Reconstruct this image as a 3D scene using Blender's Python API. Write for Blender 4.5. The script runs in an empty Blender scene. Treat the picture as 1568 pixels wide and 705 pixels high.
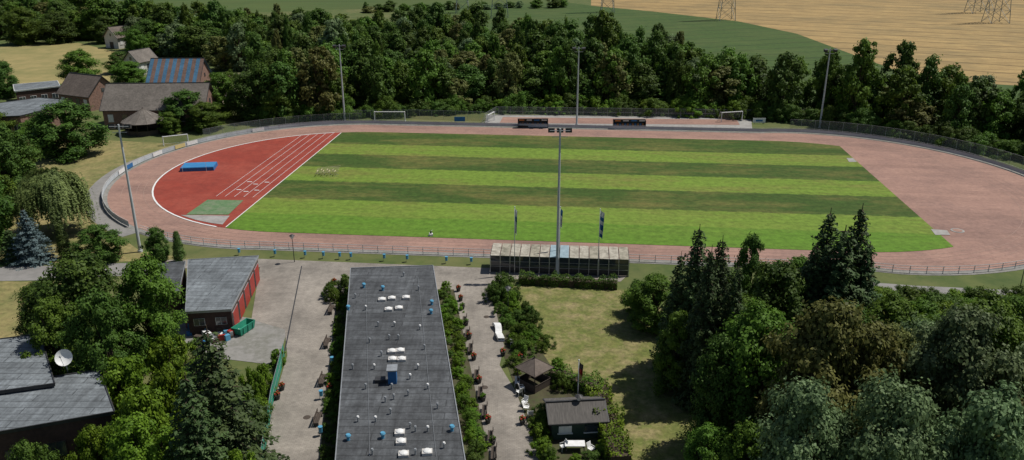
import bpy, math, random
import numpy as np
from mathutils import Vector
random.seed(7); rng=np.random.default_rng(7)
sc=bpy.context.scene
# ---------- survey: camera 44 m above ground, pitched 20.5 deg down; G() gives site coordinates (m) ----------
CH=44.0; F=1238.0; TH=math.atan(463/1238.0); CO=math.cos(TH); SI=math.sin(TH)
def G(px,py,z=0.0):
    u=px-784; v=py-352.5
    t=(CH-z)/(F*SI+v*CO)
    return Vector((u*t,(F*CO-v*SI)*t,z))
def hgt(P,py):
    v=py-352.5
    return CH-P.y*(F*SI+v*CO)/(F*CO-v*SI)
def mpp(P,z=0):
    return (P.y*CO+(CH-z)*SI)/F
ANG=math.radians(-5.3)
H=CH
def L(a,b):
    return Vector((a*math.cos(ANG)-b*math.sin(ANG), a*math.sin(ANG)+b*math.cos(ANG),0))
# ---------- materials ----------
def nt(name):
    m=bpy.data.materials.new(name); m.use_nodes=True
    return m,m.node_tree.nodes,m.node_tree.links
def rgba(c): return (c[0],c[1],c[2],1)
def mat(name,c1,c2=None,scale=1.0,rough=0.85,bump=0.0,detail=6,metal=0.0,c3=None,scale3=0.05,stretch=(1,1,1),lo=0.35,hi=0.65,spec=0.3,f3=0.6):
    m,n,l=nt(name); b=n['Principled BSDF']
    b.inputs['Roughness'].default_value=rough; b.inputs['Metallic'].default_value=metal
    b.inputs['Specular IOR Level'].default_value=spec
    if c2 is None: c2=tuple(x*0.8 for x in c1)
    tc=n.new('ShaderNodeTexCoord'); mp=n.new('ShaderNodeMapping'); mp.inputs['Scale'].default_value=stretch
    l.new(tc.outputs['Object'],mp.inputs[0])
    no=n.new('ShaderNodeTexNoise'); no.inputs['Scale'].default_value=scale; no.inputs['Detail'].default_value=detail; no.inputs['Roughness'].default_value=0.65
    l.new(mp.outputs[0],no.inputs['Vector'])
    r=n.new('ShaderNodeValToRGB'); r.color_ramp.elements[0].color=rgba(c1); r.color_ramp.elements[1].color=rgba(c2)
    r.color_ramp.elements[0].position=lo; r.color_ramp.elements[1].position=hi
    l.new(no.outputs['Fac'],r.inputs[0]); out=r.outputs[0]
    if c3 is not None:
        n3=n.new('ShaderNodeTexNoise'); n3.inputs['Scale'].default_value=scale3; n3.inputs['Detail'].default_value=9; n3.inputs['Roughness'].default_value=0.75
        l.new(tc.outputs['Object'],n3.inputs['Vector'])
        mr=n.new('ShaderNodeMapRange'); mr.inputs[1].default_value=0.46; mr.inputs[2].default_value=0.62; mr.inputs[4].default_value=f3
        l.new(n3.outputs['Fac'],mr.inputs[0])
        mx=n.new('ShaderNodeMixRGB'); l.new(mr.outputs[0],mx.inputs[0]); l.new(out,mx.inputs[1]); mx.inputs[2].default_value=rgba(c3); out=mx.outputs[0]
    l.new(out,b.inputs['Base Color'])
    if bump>0:
        bp=n.new('ShaderNodeBump'); bp.inputs['Strength'].default_value=bump; bp.inputs['Distance'].default_value=0.1
        l.new(no.outputs['Fac'],bp.inputs['Height']); l.new(bp.outputs[0],b.inputs['Normal'])
    return m
def modulate(m,scale,stretch,lo,hi,rot=0.0,a=0.33,b=0.68):
    """multiply the base colour of m by a further (stretched, rotated) noise"""
    n=m.node_tree.nodes;l=m.node_tree.links;bs=n['Principled BSDF'];src=bs.inputs['Base Color'].links[0].from_socket
    tc=n.new('ShaderNodeTexCoord');mp=n.new('ShaderNodeMapping');mp.inputs['Scale'].default_value=stretch;mp.inputs['Rotation'].default_value=(0,0,rot)
    l.new(tc.outputs['Object'],mp.inputs[0]);no=n.new('ShaderNodeTexNoise');no.inputs['Scale'].default_value=scale;no.inputs['Detail'].default_value=8;no.inputs['Roughness'].default_value=0.75
    l.new(mp.outputs[0],no.inputs['Vector']);mr=n.new('ShaderNodeMapRange');mr.inputs[1].default_value=a;mr.inputs[2].default_value=b;mr.inputs[3].default_value=lo;mr.inputs[4].default_value=hi
    l.new(no.outputs['Fac'],mr.inputs[0]);mx=n.new('ShaderNodeMixRGB');mx.blend_type='MULTIPLY';mx.inputs[0].default_value=1
    l.new(src,mx.inputs[1]);l.new(mr.outputs[0],mx.inputs[2]);l.new(mx.outputs[0],bs.inputs['Base Color']);return m
def tramlines(m,rot,period,dark,wid=0.03):
    n=m.node_tree.nodes;l=m.node_tree.links
    tc=n.new('ShaderNodeTexCoord');mp=n.new('ShaderNodeMapping');mp.inputs['Rotation'].default_value=(0,0,rot)
    wv=n.new('ShaderNodeTexWave');wv.inputs['Scale'].default_value=0.314/period;wv.inputs['Distortion'].default_value=0.12;wv.inputs['Detail Scale'].default_value=0.5
    l.new(tc.outputs['Object'],mp.inputs[0]);l.new(mp.outputs[0],wv.inputs[0])
    mr=n.new('ShaderNodeMapRange');mr.inputs[1].default_value=wid*0.5;mr.inputs[2].default_value=wid*1.5;mr.inputs[3].default_value=dark;mr.inputs[4].default_value=1;l.new(wv.outputs['Fac'],mr.inputs[0])
    bs=n['Principled BSDF'];src=bs.inputs['Base Color'].links[0].from_socket
    mx=n.new('ShaderNodeMixRGB');mx.blend_type='MULTIPLY';mx.inputs[0].default_value=1;l.new(src,mx.inputs[1]);l.new(mr.outputs[0],mx.inputs[2]);l.new(mx.outputs[0],bs.inputs['Base Color'])
    return m
def leafmat(name,dark,light,trans=0.30):
    m,n,l=nt(name); n.remove(n['Principled BSDF']); out=n['Material Output']
    at=n.new('ShaderNodeAttribute'); at.attribute_name='tone'
    oi=n.new('ShaderNodeObjectInfo')
    mu=n.new('ShaderNodeMath'); mu.operation='MULTIPLY_ADD'; l.new(oi.outputs['Random'],mu.inputs[0]); mu.inputs[1].default_value=0.5; mu.inputs[2].default_value=-0.22
    ad=n.new('ShaderNodeMath'); ad.operation='ADD'; ad.use_clamp=True; l.new(mu.outputs[0],ad.inputs[0]); l.new(at.outputs['Fac'],ad.inputs[1])
    r=n.new('ShaderNodeValToRGB'); r.color_ramp.elements[0].color=rgba(dark); r.color_ramp.elements[1].color=rgba(light)
    l.new(ad.outputs[0],r.inputs[0])
    hs=n.new('ShaderNodeHueSaturation'); hs.inputs['Saturation'].default_value=1.06
    h2=n.new('ShaderNodeMath'); h2.operation='MULTIPLY_ADD'; l.new(oi.outputs['Random'],h2.inputs[0]); h2.inputs[1].default_value=0.045; h2.inputs[2].default_value=0.48
    l.new(h2.outputs[0],hs.inputs['Hue']); l.new(r.outputs[0],hs.inputs['Color'])
    d=n.new('ShaderNodeBsdfPrincipled'); d.inputs['Roughness'].default_value=0.6; d.inputs['Specular IOR Level'].default_value=0.18
    t=n.new('ShaderNodeBsdfTranslucent'); mx=n.new('ShaderNodeMixShader'); mx.inputs[0].default_value=trans
    l.new(hs.outputs[0],d.inputs['Base Color']); l.new(hs.outputs[0],t.inputs['Color'])
    l.new(d.outputs[0],mx.inputs[1]); l.new(t.outputs[0],mx.inputs[2]); l.new(mx.outputs[0],out.inputs['Surface'])
    return m
M={}
M['leaf']=leafmat('leaf_green',(0.042,0.082,0.013),(0.145,0.225,0.038))
M['leafd']=leafmat('leaf_dark',(0.032,0.064,0.013),(0.112,0.175,0.036))
M['leafb']=leafmat('leaf_bright',(0.060,0.115,0.014),(0.20,0.31,0.042),0.32)
M['leafo']=leafmat('leaf_olive',(0.068,0.080,0.022),(0.215,0.22,0.072))
M['leafs']=leafmat('leaf_silver',(0.060,0.094,0.040),(0.215,0.285,0.135))
M['leafw']=leafmat('leaf_willow',(0.060,0.090,0.028),(0.25,0.31,0.11),0.32)
M['needle']=leafmat('needle_green',(0.020,0.040,0.014),(0.080,0.120,0.042),0.12)
M['needleb']=leafmat('needle_blue',(0.04,0.068,0.066),(0.14,0.195,0.20),0.1)
M['thuja']=leafmat('thuja_green',(0.03,0.055,0.014),(0.11,0.165,0.04),0.1)
M['bark']=mat('bark',(0.09,0.065,0.045),(0.04,0.03,0.02),4,0.95)
M['white']=mat('white_paint',(0.75,0.75,0.74),(0.6,0.6,0.58),3,0.6)
M['metal']=mat('galvanised_metal',(0.42,0.44,0.45),(0.3,0.31,0.32),2,0.45,metal=0.5)
M['dark']=mat('dark_metal',(0.03,0.03,0.033),(0.05,0.05,0.05),3,0.5)
M['glass']=mat('dark_glass',(0.03,0.04,0.05),(0.05,0.06,0.07),1,0.08,spec=0.8)
M['blue']=mat('blue_paint',(0.02,0.12,0.30),(0.03,0.15,0.36),2,0.5)
M['lblue']=mat('light_blue_paint',(0.10,0.32,0.48),(0.08,0.26,0.4),2,0.5)
M['red']=mat('red_paint',(0.36,0.04,0.03),(0.26,0.03,0.025),2,0.5)
M['yellow']=mat('yellow_paint',(0.62,0.50,0.20),(0.5,0.42,0.2),2,0.6)
M['orange']=mat('orange_paint',(0.5,0.18,0.05),(0.4,0.14,0.04),2,0.6)
M['teal']=mat('green_net',(0.02,0.20,0.13),(0.03,0.25,0.16),2,0.7)
M['wood']=mat('weathered_wood',(0.085,0.065,0.05),(0.05,0.04,0.034),3,0.8,stretch=(1,6,1))
M['dbrick']=mat('dark_brick_wall',(0.085,0.05,0.042),(0.055,0.034,0.03),3,0.9)
def brickmat():
    m,n,l=nt('brick_wall'); b=n['Principled BSDF']; b.inputs['Roughness'].default_value=0.9
    tc=n.new('ShaderNodeTexCoord'); no=n.new('ShaderNodeTexNoise'); no.inputs['Scale'].default_value=2.5; no.inputs['Detail'].default_value=8; l.new(tc.outputs['Object'],no.inputs['Vector'])
    r=n.new('ShaderNodeValToRGB'); r.color_ramp.elements[0].color=(0.12,0.06,0.045,1); r.color_ramp.elements[1].color=(0.26,0.14,0.10,1); r.color_ramp.elements[0].position=.3; r.color_ramp.elements[1].position=.7
    l.new(no.outputs['Fac'],r.inputs[0]); sp=n.new('ShaderNodeSeparateXYZ'); l.new(tc.outputs['Object'],sp.inputs[0])
    mm=n.new('ShaderNodeMath'); mm.operation='MULTIPLY'; mm.inputs[1].default_value=6.7; l.new(sp.outputs[2],mm.inputs[0]); fr=n.new('ShaderNodeMath'); fr.operation='FRACT'; l.new(mm.outputs[0],fr.inputs[0])
    gt=n.new('ShaderNodeMath'); gt.operation='LESS_THAN'; gt.inputs[1].default_value=0.15; l.new(fr.outputs[0],gt.inputs[0])
    mx=n.new('ShaderNodeMixRGB'); mx.inputs[2].default_value=(0.25,0.22,0.19,1); l.new(gt.outputs[0],mx.inputs[0]); l.new(r.outputs[0],mx.inputs[1]); l.new(mx.outputs[0],b.inputs['Base Color']); return m
M['brick']=brickmat()
M['plaster']=mat('plaster_wall',(0.55,0.53,0.5),(0.45,0.43,0.4),1,0.9)
M['soil']=mat('soil',(0.075,0.07,0.035),(0.05,0.04,0.025),0.9,0.95,c3=(0.06,0.09,0.025),scale3=0.5)
M['concrete']=mat('concrete',(0.34,0.33,0.31),(0.26,0.25,0.235),1.2,0.9,c3=(0.2,0.19,0.18),scale3=0.4)
M['kerb']=mat('apron_concrete',(0.25,0.24,0.225),(0.19,0.185,0.17),1.2,0.9,c3=(0.14,0.14,0.11),scale3=0.3)
# ---------- mesh builder ----------
class MB:
    def __init__(s): s.v=[];s.f=[];s.m=[]
    def add(s,vs,fs,mi=0):
        o=len(s.v); s.v+= [tuple(x) for x in vs]; s.f+=[tuple(i+o for i in f) for f in fs]; s.m+=[mi]*len(fs)
    def box(s,c,size,rot=0.0,mi=0,taper=1.0):
        cx,cy,z0=c; sx,sy,sz=size; cr,sr=math.cos(rot),math.sin(rot); vs=[]
        for k,(z,t) in enumerate(((z0,1.0),(z0+sz,taper))):
            for dx,dy in ((-1,-1),(1,-1),(1,1),(-1,1)):
                x=dx*sx/2*t;y=dy*sy/2*t; vs.append((cx+x*cr-y*sr,cy+x*sr+y*cr,z))
        s.add(vs,[(0,3,2,1),(4,5,6,7),(0,1,5,4),(1,2,6,5),(2,3,7,6),(3,0,4,7)],mi)
    def beam(s,p,q,w,mi=0,w2=None,n=4,cap=True):
        p=Vector(p);q=Vector(q);d=(q-p)
        if d.length<1e-6:return
        d.normalize(); up=Vector((0,0,1)) if abs(d.z)<0.95 else Vector((1,0,0))
        a=d.cross(up).normalized(); b=d.cross(a).normalized(); w2=w if w2 is None else w2
        vs=[]
        for P,r in ((p,w/2),(q,w2/2)):
            for i in range(n):
                t=2*math.pi*(i+0.5)/n; vs.append(P+a*(math.cos(t)*r)+b*(math.sin(t)*r))
        fs=[(i,(i+1)%n,n+(i+1)%n,n+i) for i in range(n)]
        if cap: fs+=[tuple(range(n))[::-1],tuple(range(n,2*n))]
        s.add(vs,fs,mi)
    def prism(s,pts,z0,z1,ms=0,mt=None):
        n=len(pts); mt=ms if mt is None else mt
        vs=[(p[0],p[1],z0) for p in pts]+[(p[0],p[1],z1) for p in pts]
        s.add(vs,[(i,(i+1)%n,n+(i+1)%n,n+i) for i in range(n)],ms)
        s.add([(p[0],p[1],z1) for p in pts],[tuple(range(n))],mt)
    def cone(s,c,r0,r1,z0,z1,n=16,mi=0):
        s.beam((c[0],c[1],z0),(c[0],c[1],z1),2*r0,mi,2*r1,n)
    def dome(s,c,r,hz,n=10,k=4,mi=0,sq=1.0):
        vs=[];fs=[]
        for j in range(k):
            t=j/k*math.pi/2
            for i in range(n):
                a=2*math.pi*i/n; vs.append((c[0]+r*math.cos(t)*math.cos(a),c[1]+r*sq*math.cos(t)*math.sin(a),c[2]+hz*math.sin(t)))
        vs.append((c[0],c[1],c[2]+hz))
        for j in range(k-1):
            for i in range(n): fs.append((j*n+i,j*n+(i+1)%n,(j+1)*n+(i+1)%n,(j+1)*n+i))
        for i in range(n): fs.append(((k-1)*n+i,(k-1)*n+(i+1)%n,k*n))
        s.add(vs,fs,mi)
    def obj(s,name,mats,parent=None,smooth=False,rotz=0.0,loc=(0,0,0)):
        me=bpy.data.meshes.new(name); me.from_pydata(s.v,[],s.f)
        for m in mats: me.materials.append(m)
        me.polygons.foreach_set('material_index',s.m)
        if smooth: me.polygons.foreach_set('use_smooth',[True]*len(s.f))
        o=bpy.data.objects.new(name,me); sc.collection.objects.link(o); o.rotation_euler[2]=rotz; o.location=loc
        if parent: o.parent=parent
        return o
def empty(name,loc=(0,0,0)):
    e=bpy.data.objects.new(name,None); e.location=loc; sc.collection.objects.link(e); return e
def link(name,me,loc,rot=0,scale=(1,1,1),parent=None):
    o=bpy.data.objects.new(name,me); o.location=loc; o.rotation_euler[2]=rot; o.scale=scale
    sc.collection.objects.link(o)
    if parent: o.parent=parent
    return o
def sheet(name,pts,z,m,rotz=0.0):
    b=MB(); b.add([(p[0],p[1],z) for p in pts],[tuple(range(len(pts)))]); return b.obj(name,[m],rotz=rotz)
def pxs(lst): return [G(*p) for p in lst]
def rough_edge(pts,step=4.0,amp=1.2):
    out=[];n=len(pts)
    for i in range(n):
        p=pts[i];q=pts[(i+1)%n];d=(q-p).length;k=max(1,min(60,int(d/step)))
        for j in range(k):
            r=p.lerp(q,j/k); out.append(r+Vector((random.uniform(-amp,amp),random.uniform(-amp,amp),0)))
    return out
# ---------- ground ----------
M['ground']=mat('ground_grass',(0.055,0.085,0.022),(0.10,0.12,0.035),0.25,0.95,c3=(0.17,0.15,0.065),scale3=0.035,f3=0.5)
M['dry']=modulate(mat('dry_meadow',(0.27,0.215,0.095),(0.19,0.175,0.065),0.35,0.95,c3=(0.09,0.115,0.032),scale3=0.07,f3=0.75,bump=0.2),1.2,(1,1,1),0.7,1.25)
M['yellow_meadow']=mat('yellow_meadow',(0.30,0.24,0.10),(0.22,0.19,0.075),0.2,0.95,c3=(0.14,0.15,0.05),scale3=0.03,f3=0.6)
M['lawn']=modulate(mat('lawn',(0.100,0.125,0.028),(0.150,0.150,0.045),0.6,0.95,c3=(0.27,0.215,0.11),scale3=0.35,f3=0.75,bump=0.3),1.6,(1,1,1),0.6,1.35)
M['crop']=tramlines(modulate(mat('green_crop',(0.034,0.068,0.014),(0.056,0.094,0.018),0.5,0.95,c3=(0.075,0.10,0.026),scale3=0.03),0.25,(0.12,2.0,1),0.72,1.28,math.radians(20)),math.radians(70),12,0.75,0.04)
M['floor']=mat('forest_floor',(0.03,0.04,0.015),(0.045,0.05,0.02),0.5,0.95)
M['far']=modulate(mat('far_field',(0.05,0.085,0.020),(0.08,0.105,0.026),0.02,0.95,c3=(0.042,0.07,0.018),scale3=0.01),0.1,(0.1,2.0,1),0.8,1.2,math.radians(-8))
b=MB(); b.add([(-2500,-600,0),(2500,-600,0),(2500,4000,0),(-2500,4000,0)],[(0,1,2,3)]); b.obj('ground',[M['ground']])
wedge=[(905,9),(1000,18),(1130,33),(1220,52),(1290,78),(1350,100),(1400,118),(1500,128),(1700,140)]
M['wheat']=mat('wheat',(0.355,0.245,0.100),(0.28,0.19,0.08),0.15,0.95,c3=(0.21,0.155,0.07),scale3=0.025,f3=0.85)
modulate(M['wheat'],0.12,(0.06,1.6,1),0.78,1.22,math.radians(28))
modulate(M['wheat'],0.8,(1,1,1),0.82,1.15)
tramlines(M['wheat'],math.radians(118),18,0.58,0.03)
far=[(-900,-20),(870,-20),(870,4),(560,14),(300,22),(-900,30)]
sheet('meadow',pxs(far),0.02,M['far'])
sheet('wheat_field',pxs(wedge+[(2200,160),(2200,-30),(905,-30)]),0.04,M['wheat'])
sheet('crop_field',pxs([(600,12),(870,4),(905,9)]+wedge[1:]+[(1700,200),(1300,170),(1000,150),(800,100),(640,60)]),0.03,M['crop'])
sheet('meadow',pxs([(-60,75),(120,66),(178,80),(168,125),(60,130),(-60,130)]),0.02,M['yellow_meadow'])
sheet('meadow',pxs([(-200,215),(160,215),(300,222),(262,232),(190,262),(150,300),(165,350),(215,385),(300,398),(150,402),(-200,408)]),0.02,M['dry'])
sheet('meadow',pxs([(-200,430),(110,432),(60,470),(50,520),(-200,540)]),0.02,M['dry'])
sheet('sand_paddock',rough_edge(pxs([(318,112),(380,112),(398,140),(392,165),(335,158)])),0.02,mat('sand',(0.5,0.42,0.3),(0.4,0.34,0.24),0.5))
# ---------- track ----------
C1=-1.068*H; C2=0.912*H; CB=3.302*H; RI=0.742*H
def outline(fr,n=40):
    pts=[]
    for i in range(n+1):
        t=-math.pi/2+math.pi*i/n; r=fr(t,1); pts.append((C2+r*math.cos(t),CB+r*math.sin(t)))
    for i in range(n+1):
        t=math.pi/2+math.pi*i/n; r=fr(t,0); pts.append((C1+r*math.cos(t),CB+r*math.sin(t)))
    return pts
def fo(extra):
    def f(t,right):
        base=0.876+(0.903-0.876)*(math.sin(t)+1)/2
        return (base+(0.092 if right else 0.030)*abs(math.cos(t))**0.7)*H+extra
    return f
M['track']=mat('cinder_track',(0.320,0.195,0.152),(0.265,0.160,0.128),0.35,0.95,c3=(0.205,0.128,0.107),scale3=0.06,stretch=(0.35,1,1),f3=0.85,bump=0.1)
modulate(M['track'],1.4,(1,1,1),0.82,1.16); modulate(M['track'],0.10,(0.25,2.4,1),0.86,1.14,math.radians(6))
M['tartan']=modulate(mat('red_tartan',(0.26,0.043,0.026),(0.21,0.036,0.023),0.3,0.85,c3=(0.30,0.07,0.045),scale3=0.1),1.0,(1,1,1),0.85,1.15)
sheet('running_track',outline(fo(0)),0.05,M['track'],ANG)
sheet('pavement',outline(fo(1.3)),0.035,M['kerb'],ANG)
inner=outline(lambda t,r:RI)
def clip(pts,a0,a1):
    def cl(pts,f,ip):
        o=[]
        for i in range(len(pts)):
            p=pts[i];q=pts[(i+1)%len(pts)]
            if f(p):o.append(p)
            if f(p)!=f(q):o.append(ip(p,q))
        return o
    def ipx(a): return lambda p,q:(a,p[1]+(q[1]-p[1])*(a-p[0])/(q[0]-p[0]))
    if a0 is not None: pts=cl(pts,lambda p:p[0]>=a0,ipx(a0))
    if a1 is not None: pts=cl(pts,lambda p:p[0]<=a1,ipx(a1))
    return pts
AL=-1.262*H; AR=1.237*H
def pitchmat():
    m,n,l=nt('striped_grass'); bs=n['Principled BSDF']; bs.inputs['Roughness'].default_value=0.9; bs.inputs['Specular IOR Level'].default_value=0.2
    tc=n.new('ShaderNodeTexCoord'); sp=n.new('ShaderNodeSeparateXYZ'); l.new(tc.outputs['Object'],sp.inputs[0])
    wn=n.new('ShaderNodeTexNoise'); wn.inputs['Scale'].default_value=0.6; wn.inputs['Detail'].default_value=9; wn.inputs['Roughness'].default_value=0.7; l.new(tc.outputs['Object'],wn.inputs['Vector'])
    ma=n.new('ShaderNodeMath');ma.operation='MULTIPLY_ADD';l.new(wn.outputs['Fac'],ma.inputs[0]);ma.inputs[1].default_value=2.0;l.new(sp.outputs[1],ma.inputs[2])
    mr=n.new('ShaderNodeMapRange');lo=2.56*H+1.0;hi=4.043*H+1.0;mr.inputs[1].default_value=lo;mr.inputs[2].default_value=hi;l.new(ma.outputs[0],mr.inputs[0])
    r=n.new('ShaderNodeValToRGB');cr=r.color_ramp;cr.interpolation='LINEAR'
    LI=(0.130,0.200,0.028,1);DK=(0.042,0.078,0.014,1);MD=(0.092,0.180,0.019,1)
    edges=[2.75,2.93,3.17,3.38,3.60,3.79]; cols=[MD,LI,DK,LI,DK,LI,DK]
    cr.elements[0].position=0;cr.elements[0].color=cols[0];cr.elements[1].position=1;cr.elements[1].color=cols[-1]
    for i,e_ in enumerate(edges):
        p=(e_-2.56)/1.483
        x=cr.elements.new(p-0.003);x.color=cols[i]
        x=cr.elements.new(p+0.003);x.color=cols[i+1]
    l.new(mr.outputs[0],r.inputs[0])
    mp=n.new('ShaderNodeMapping');mp.inputs['Scale'].default_value=(0.45,1.4,1);l.new(tc.outputs['Object'],mp.inputs[0])
    n2=n.new('ShaderNodeTexNoise');n2.inputs['Scale'].default_value=0.085;n2.inputs['Detail'].default_value=12;n2.inputs['Roughness'].default_value=0.8;l.new(mp.outputs[0],n2.inputs['Vector'])
    m2=n.new('ShaderNodeMapRange');m2.inputs[1].default_value=0.46;m2.inputs[2].default_value=0.64;m2.inputs[4].default_value=0.75;l.new(n2.outputs['Fac'],m2.inputs[0])
    m3=n.new('ShaderNodeMapRange');m3.inputs[1].default_value=2.62*H;m3.inputs[2].default_value=3.0*H;m3.inputs[3].default_value=0.12;l.new(sp.outputs[1],m3.inputs[0])
    mm=n.new('ShaderNodeMath');mm.operation='MULTIPLY';l.new(m2.outputs[0],mm.inputs[0]);l.new(m3.outputs[0],mm.inputs[1])
    mx=n.new('ShaderNodeMixRGB');l.new(mm.outputs[0],mx.inputs[0]);l.new(r.outputs[0],mx.inputs[1]);mx.inputs[2].default_value=(0.160,0.140,0.042,1)
    l.new(mx.outputs[0],bs.inputs['Base Color'])
    modulate(m,0.9,(1,1,1),0.68,1.30)
    modulate(m,0.8,(0.04,1.6,1),0.88,1.12)
    return m
sheet('football_pitch',clip(inner,AL,AR),0.09,pitchmat(),ANG)
sheet('red_running_surface',clip(inner,None,AL-0.1),0.08,M['tartan'],ANG)
mk=MB()
def strip(mb,pts,w,z,mi=0,closed=False):
    n=len(pts); m=n if closed else n-1
    for i in range(m):
        p=Vector(pts[i][:2]);q=Vector(pts[(i+1)%n][:2]);d=(q-p)
        if d.length<1e-4: continue
        d.normalize(); o=Vector((-d.y,d.x))*w/2
        mb.add([(*(p+o),z),(*(p-o),z),(*(q-o),z),(*(q+o),z)],[(0,1,2,3)],mi)
leftarc=[p for p in outline(lambda t,r:RI+0.15) if p[0]<AL]
strip(mk,leftarc,0.28,0.11)
strip(mk,[(AL-0.05,leftarc[0][1]),(AL-0.05,leftarc[-1][1])],0.16,0.11)
zb=2.93*H
for k,a in enumerate((1.30,1.338,1.376,1.414,1.45)):
    a=-a*H; yt=CB+math.sqrt(max(0,RI**2-(C1-a)**2))-0.3
    strip(mk,[(a,zb),(a,yt)],0.07,0.11)
for (a,bb) in ((1.32,3.13),(1.357,3.10),(1.395,3.13),(1.32,3.02),(1.357,3.0),(1.395,3.02)):
    mk.box((-a*H,bb*H,0.105),(0.9,0.26,0.01))
mk.obj('track_markings',[M['white']],rotz=ANG)
ln=MB()
for k in (1,2,3,4):
    strip(ln,outline(lambda t,r:RI+0.4+k*1.22),0.05,0.07,closed=True)
ln.obj('lane_lines',[mat('faded_paint',(0.35,0.26,0.21),(0.28,0.18,0.15),0.8)],rotz=ANG)
sheet('green_mat',pxs([(318,307),(373,308),(350,330),(285,330)]),0.13,mat('green_mesh',(0.07,0.15,0.06),(0.13,0.2,0.1),1.2,c3=(0.19,0.2,0.14),scale3=0.5))
sheet('concrete_pad',pxs([(277,330.5),(352,331.5),(341,345),(325,343),(300,338)]),0.12,M['concrete'])
sheet('concrete_pad',pxs([(1425,352),(1450,354),(1455,361),(1432,361)]),0.12,M['concrete'])
sheet('concrete_pad',pxs([(1296,243),(1306,243),(1312,249),(1300,249)]),0.12,M['concrete'])
mbm=MB(); P=G(1466,354); mbm.cone(P,1.0,1.0,0.05,0.10,20,0); mbm.cone(P,0.7,0.7,0.10,0.12,20,1); mbm.obj('shot_put_circle',[M['concrete'],M['track']])
sheet('pavement',pxs([(745,176),(1150,181),(1152,199),(742,193)]),0.06,M['concrete'])
sheet('small_court',pxs([(770,180),(1128,184),(1133,192),(765,189)]),0.08,M['track'])
# ---------- railings ----------
def railing(name,pts,h,step,mats,rot=0.0,panel=None,w=0.05,rails=(1.0,0.5)):
    mb=MB()
    acc=0
    for i in range(len(pts)-1):
        p=Vector((pts[i][0],pts[i][1],0));q=Vector((pts[i+1][0],pts[i+1][1],0));d=(q-p).length
        if d<1e-3: continue
        for r in rails: mb.beam(p+Vector((0,0,h*r)),q+Vector((0,0,h*r)),w,0)
        if panel: 
            mb.add([p+Vector((0,0,panel[0])),q+Vector((0,0,panel[0])),q+Vector((0,0,panel[1])),p+Vector((0,0,panel[1]))],[(0,1,2,3)],1)
        t=step-acc
        while t<=d:
            P=p.lerp(q,t/d); mb.beam(P,P+Vector((0,0,h)),w*1.3,0); t+=step
        acc=(acc+d)%step
    return mb.obj(name,mats,rotz=rot)
rp=outline(fo(0.7))
nn=41
M['board']=mat('barrier_board',(0.48,0.52,0.54),(0.34,0.38,0.40),0.2,0.6)
M['rail']=mat('railing_paint',(0.55,0.56,0.56),(0.45,0.46,0.46),1,0.5)
rl=rp[nn:]
railing('barrier_fence',rl[4:33],1.1,2.5,[M['rail'],M['board']],ANG,panel=(0.15,1.0))
railing('railing',rl[33:]+[rp[0]],1.1,2.2,[M['rail']],ANG,w=0.08,rails=(1.0,0.66,0.33))
railing('railing',rp[0:20],1.1,2.2,[M['rail']],ANG,w=0.08,rails=(1.0,0.66,0.33))
railing('barrier_fence',rp[20:nn]+rl[:5],1.1,2.2,[M['rail'],M['board']],ANG,panel=(0.2,0.95))
for i,mm_ in ((14,'white'),(15,'yellow'),(17,'white'),(20,'blue'),(21,'white'),(9,'white')):
    rq=outline(fo(0.6))[nn:]; p=Vector((*rq[i],0.2)); q=Vector((*rq[i+1],0.2)); q=p.lerp(q,0.85)
    ab=MB(); ab.add([p,q,q+Vector((0,0,.8)),p+Vector((0,0,.8))],[(0,1,2,3)])
    n_=(q-p).cross(Vector((0,0,1))).normalized()*0.03
    ab.add([p+n_,q+n_,q+n_+Vector((0,0,.8)),p+n_+Vector((0,0,.8))],[(0,1,2,3)]); ab.obj('advertising_board',[M[mm_]],rotz=ANG)
def netmat():
    m,n,l=nt('wire_mesh'); o=n['Material Output']; b=n['Principled BSDF']; b.inputs['Base Color'].default_value=(0.20,0.22,0.21,1)
    t=n.new('ShaderNodeBsdfTransparent'); mx=n.new('ShaderNodeMixShader'); mx.inputs[0].default_value=0.28
    l.new(t.outputs[0],mx.inputs[1]);l.new(b.outputs[0],mx.inputs[2]);l.new(mx.outputs[0],o.inputs['Surface']); return m
M['net']=netmat()
tf=outline(fo(3.2))
railing('wire_fence',tf[14:39],2.6,3,[M['metal'],M['net']],ANG,panel=(0,2.6),rails=(1.0,))
railing('wire_fence',tf[nn+2:nn+14],2.2,3,[M['metal'],M['net']],ANG,panel=(0,2.2),rails=(1.0,))
railing('wire_fence',pxs([(530,183),(640,182),(742,185)]),2.2,3,[M['metal'],M['net']],0,panel=(0,2.2),rails=(1.0,))
railing('court_fence',pxs([(742,188),(760,177),(1160,182)]),2.2,3,[M['metal'],M['net']],0,panel=(0,2.2),rails=(1.0,0.5))
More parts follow.
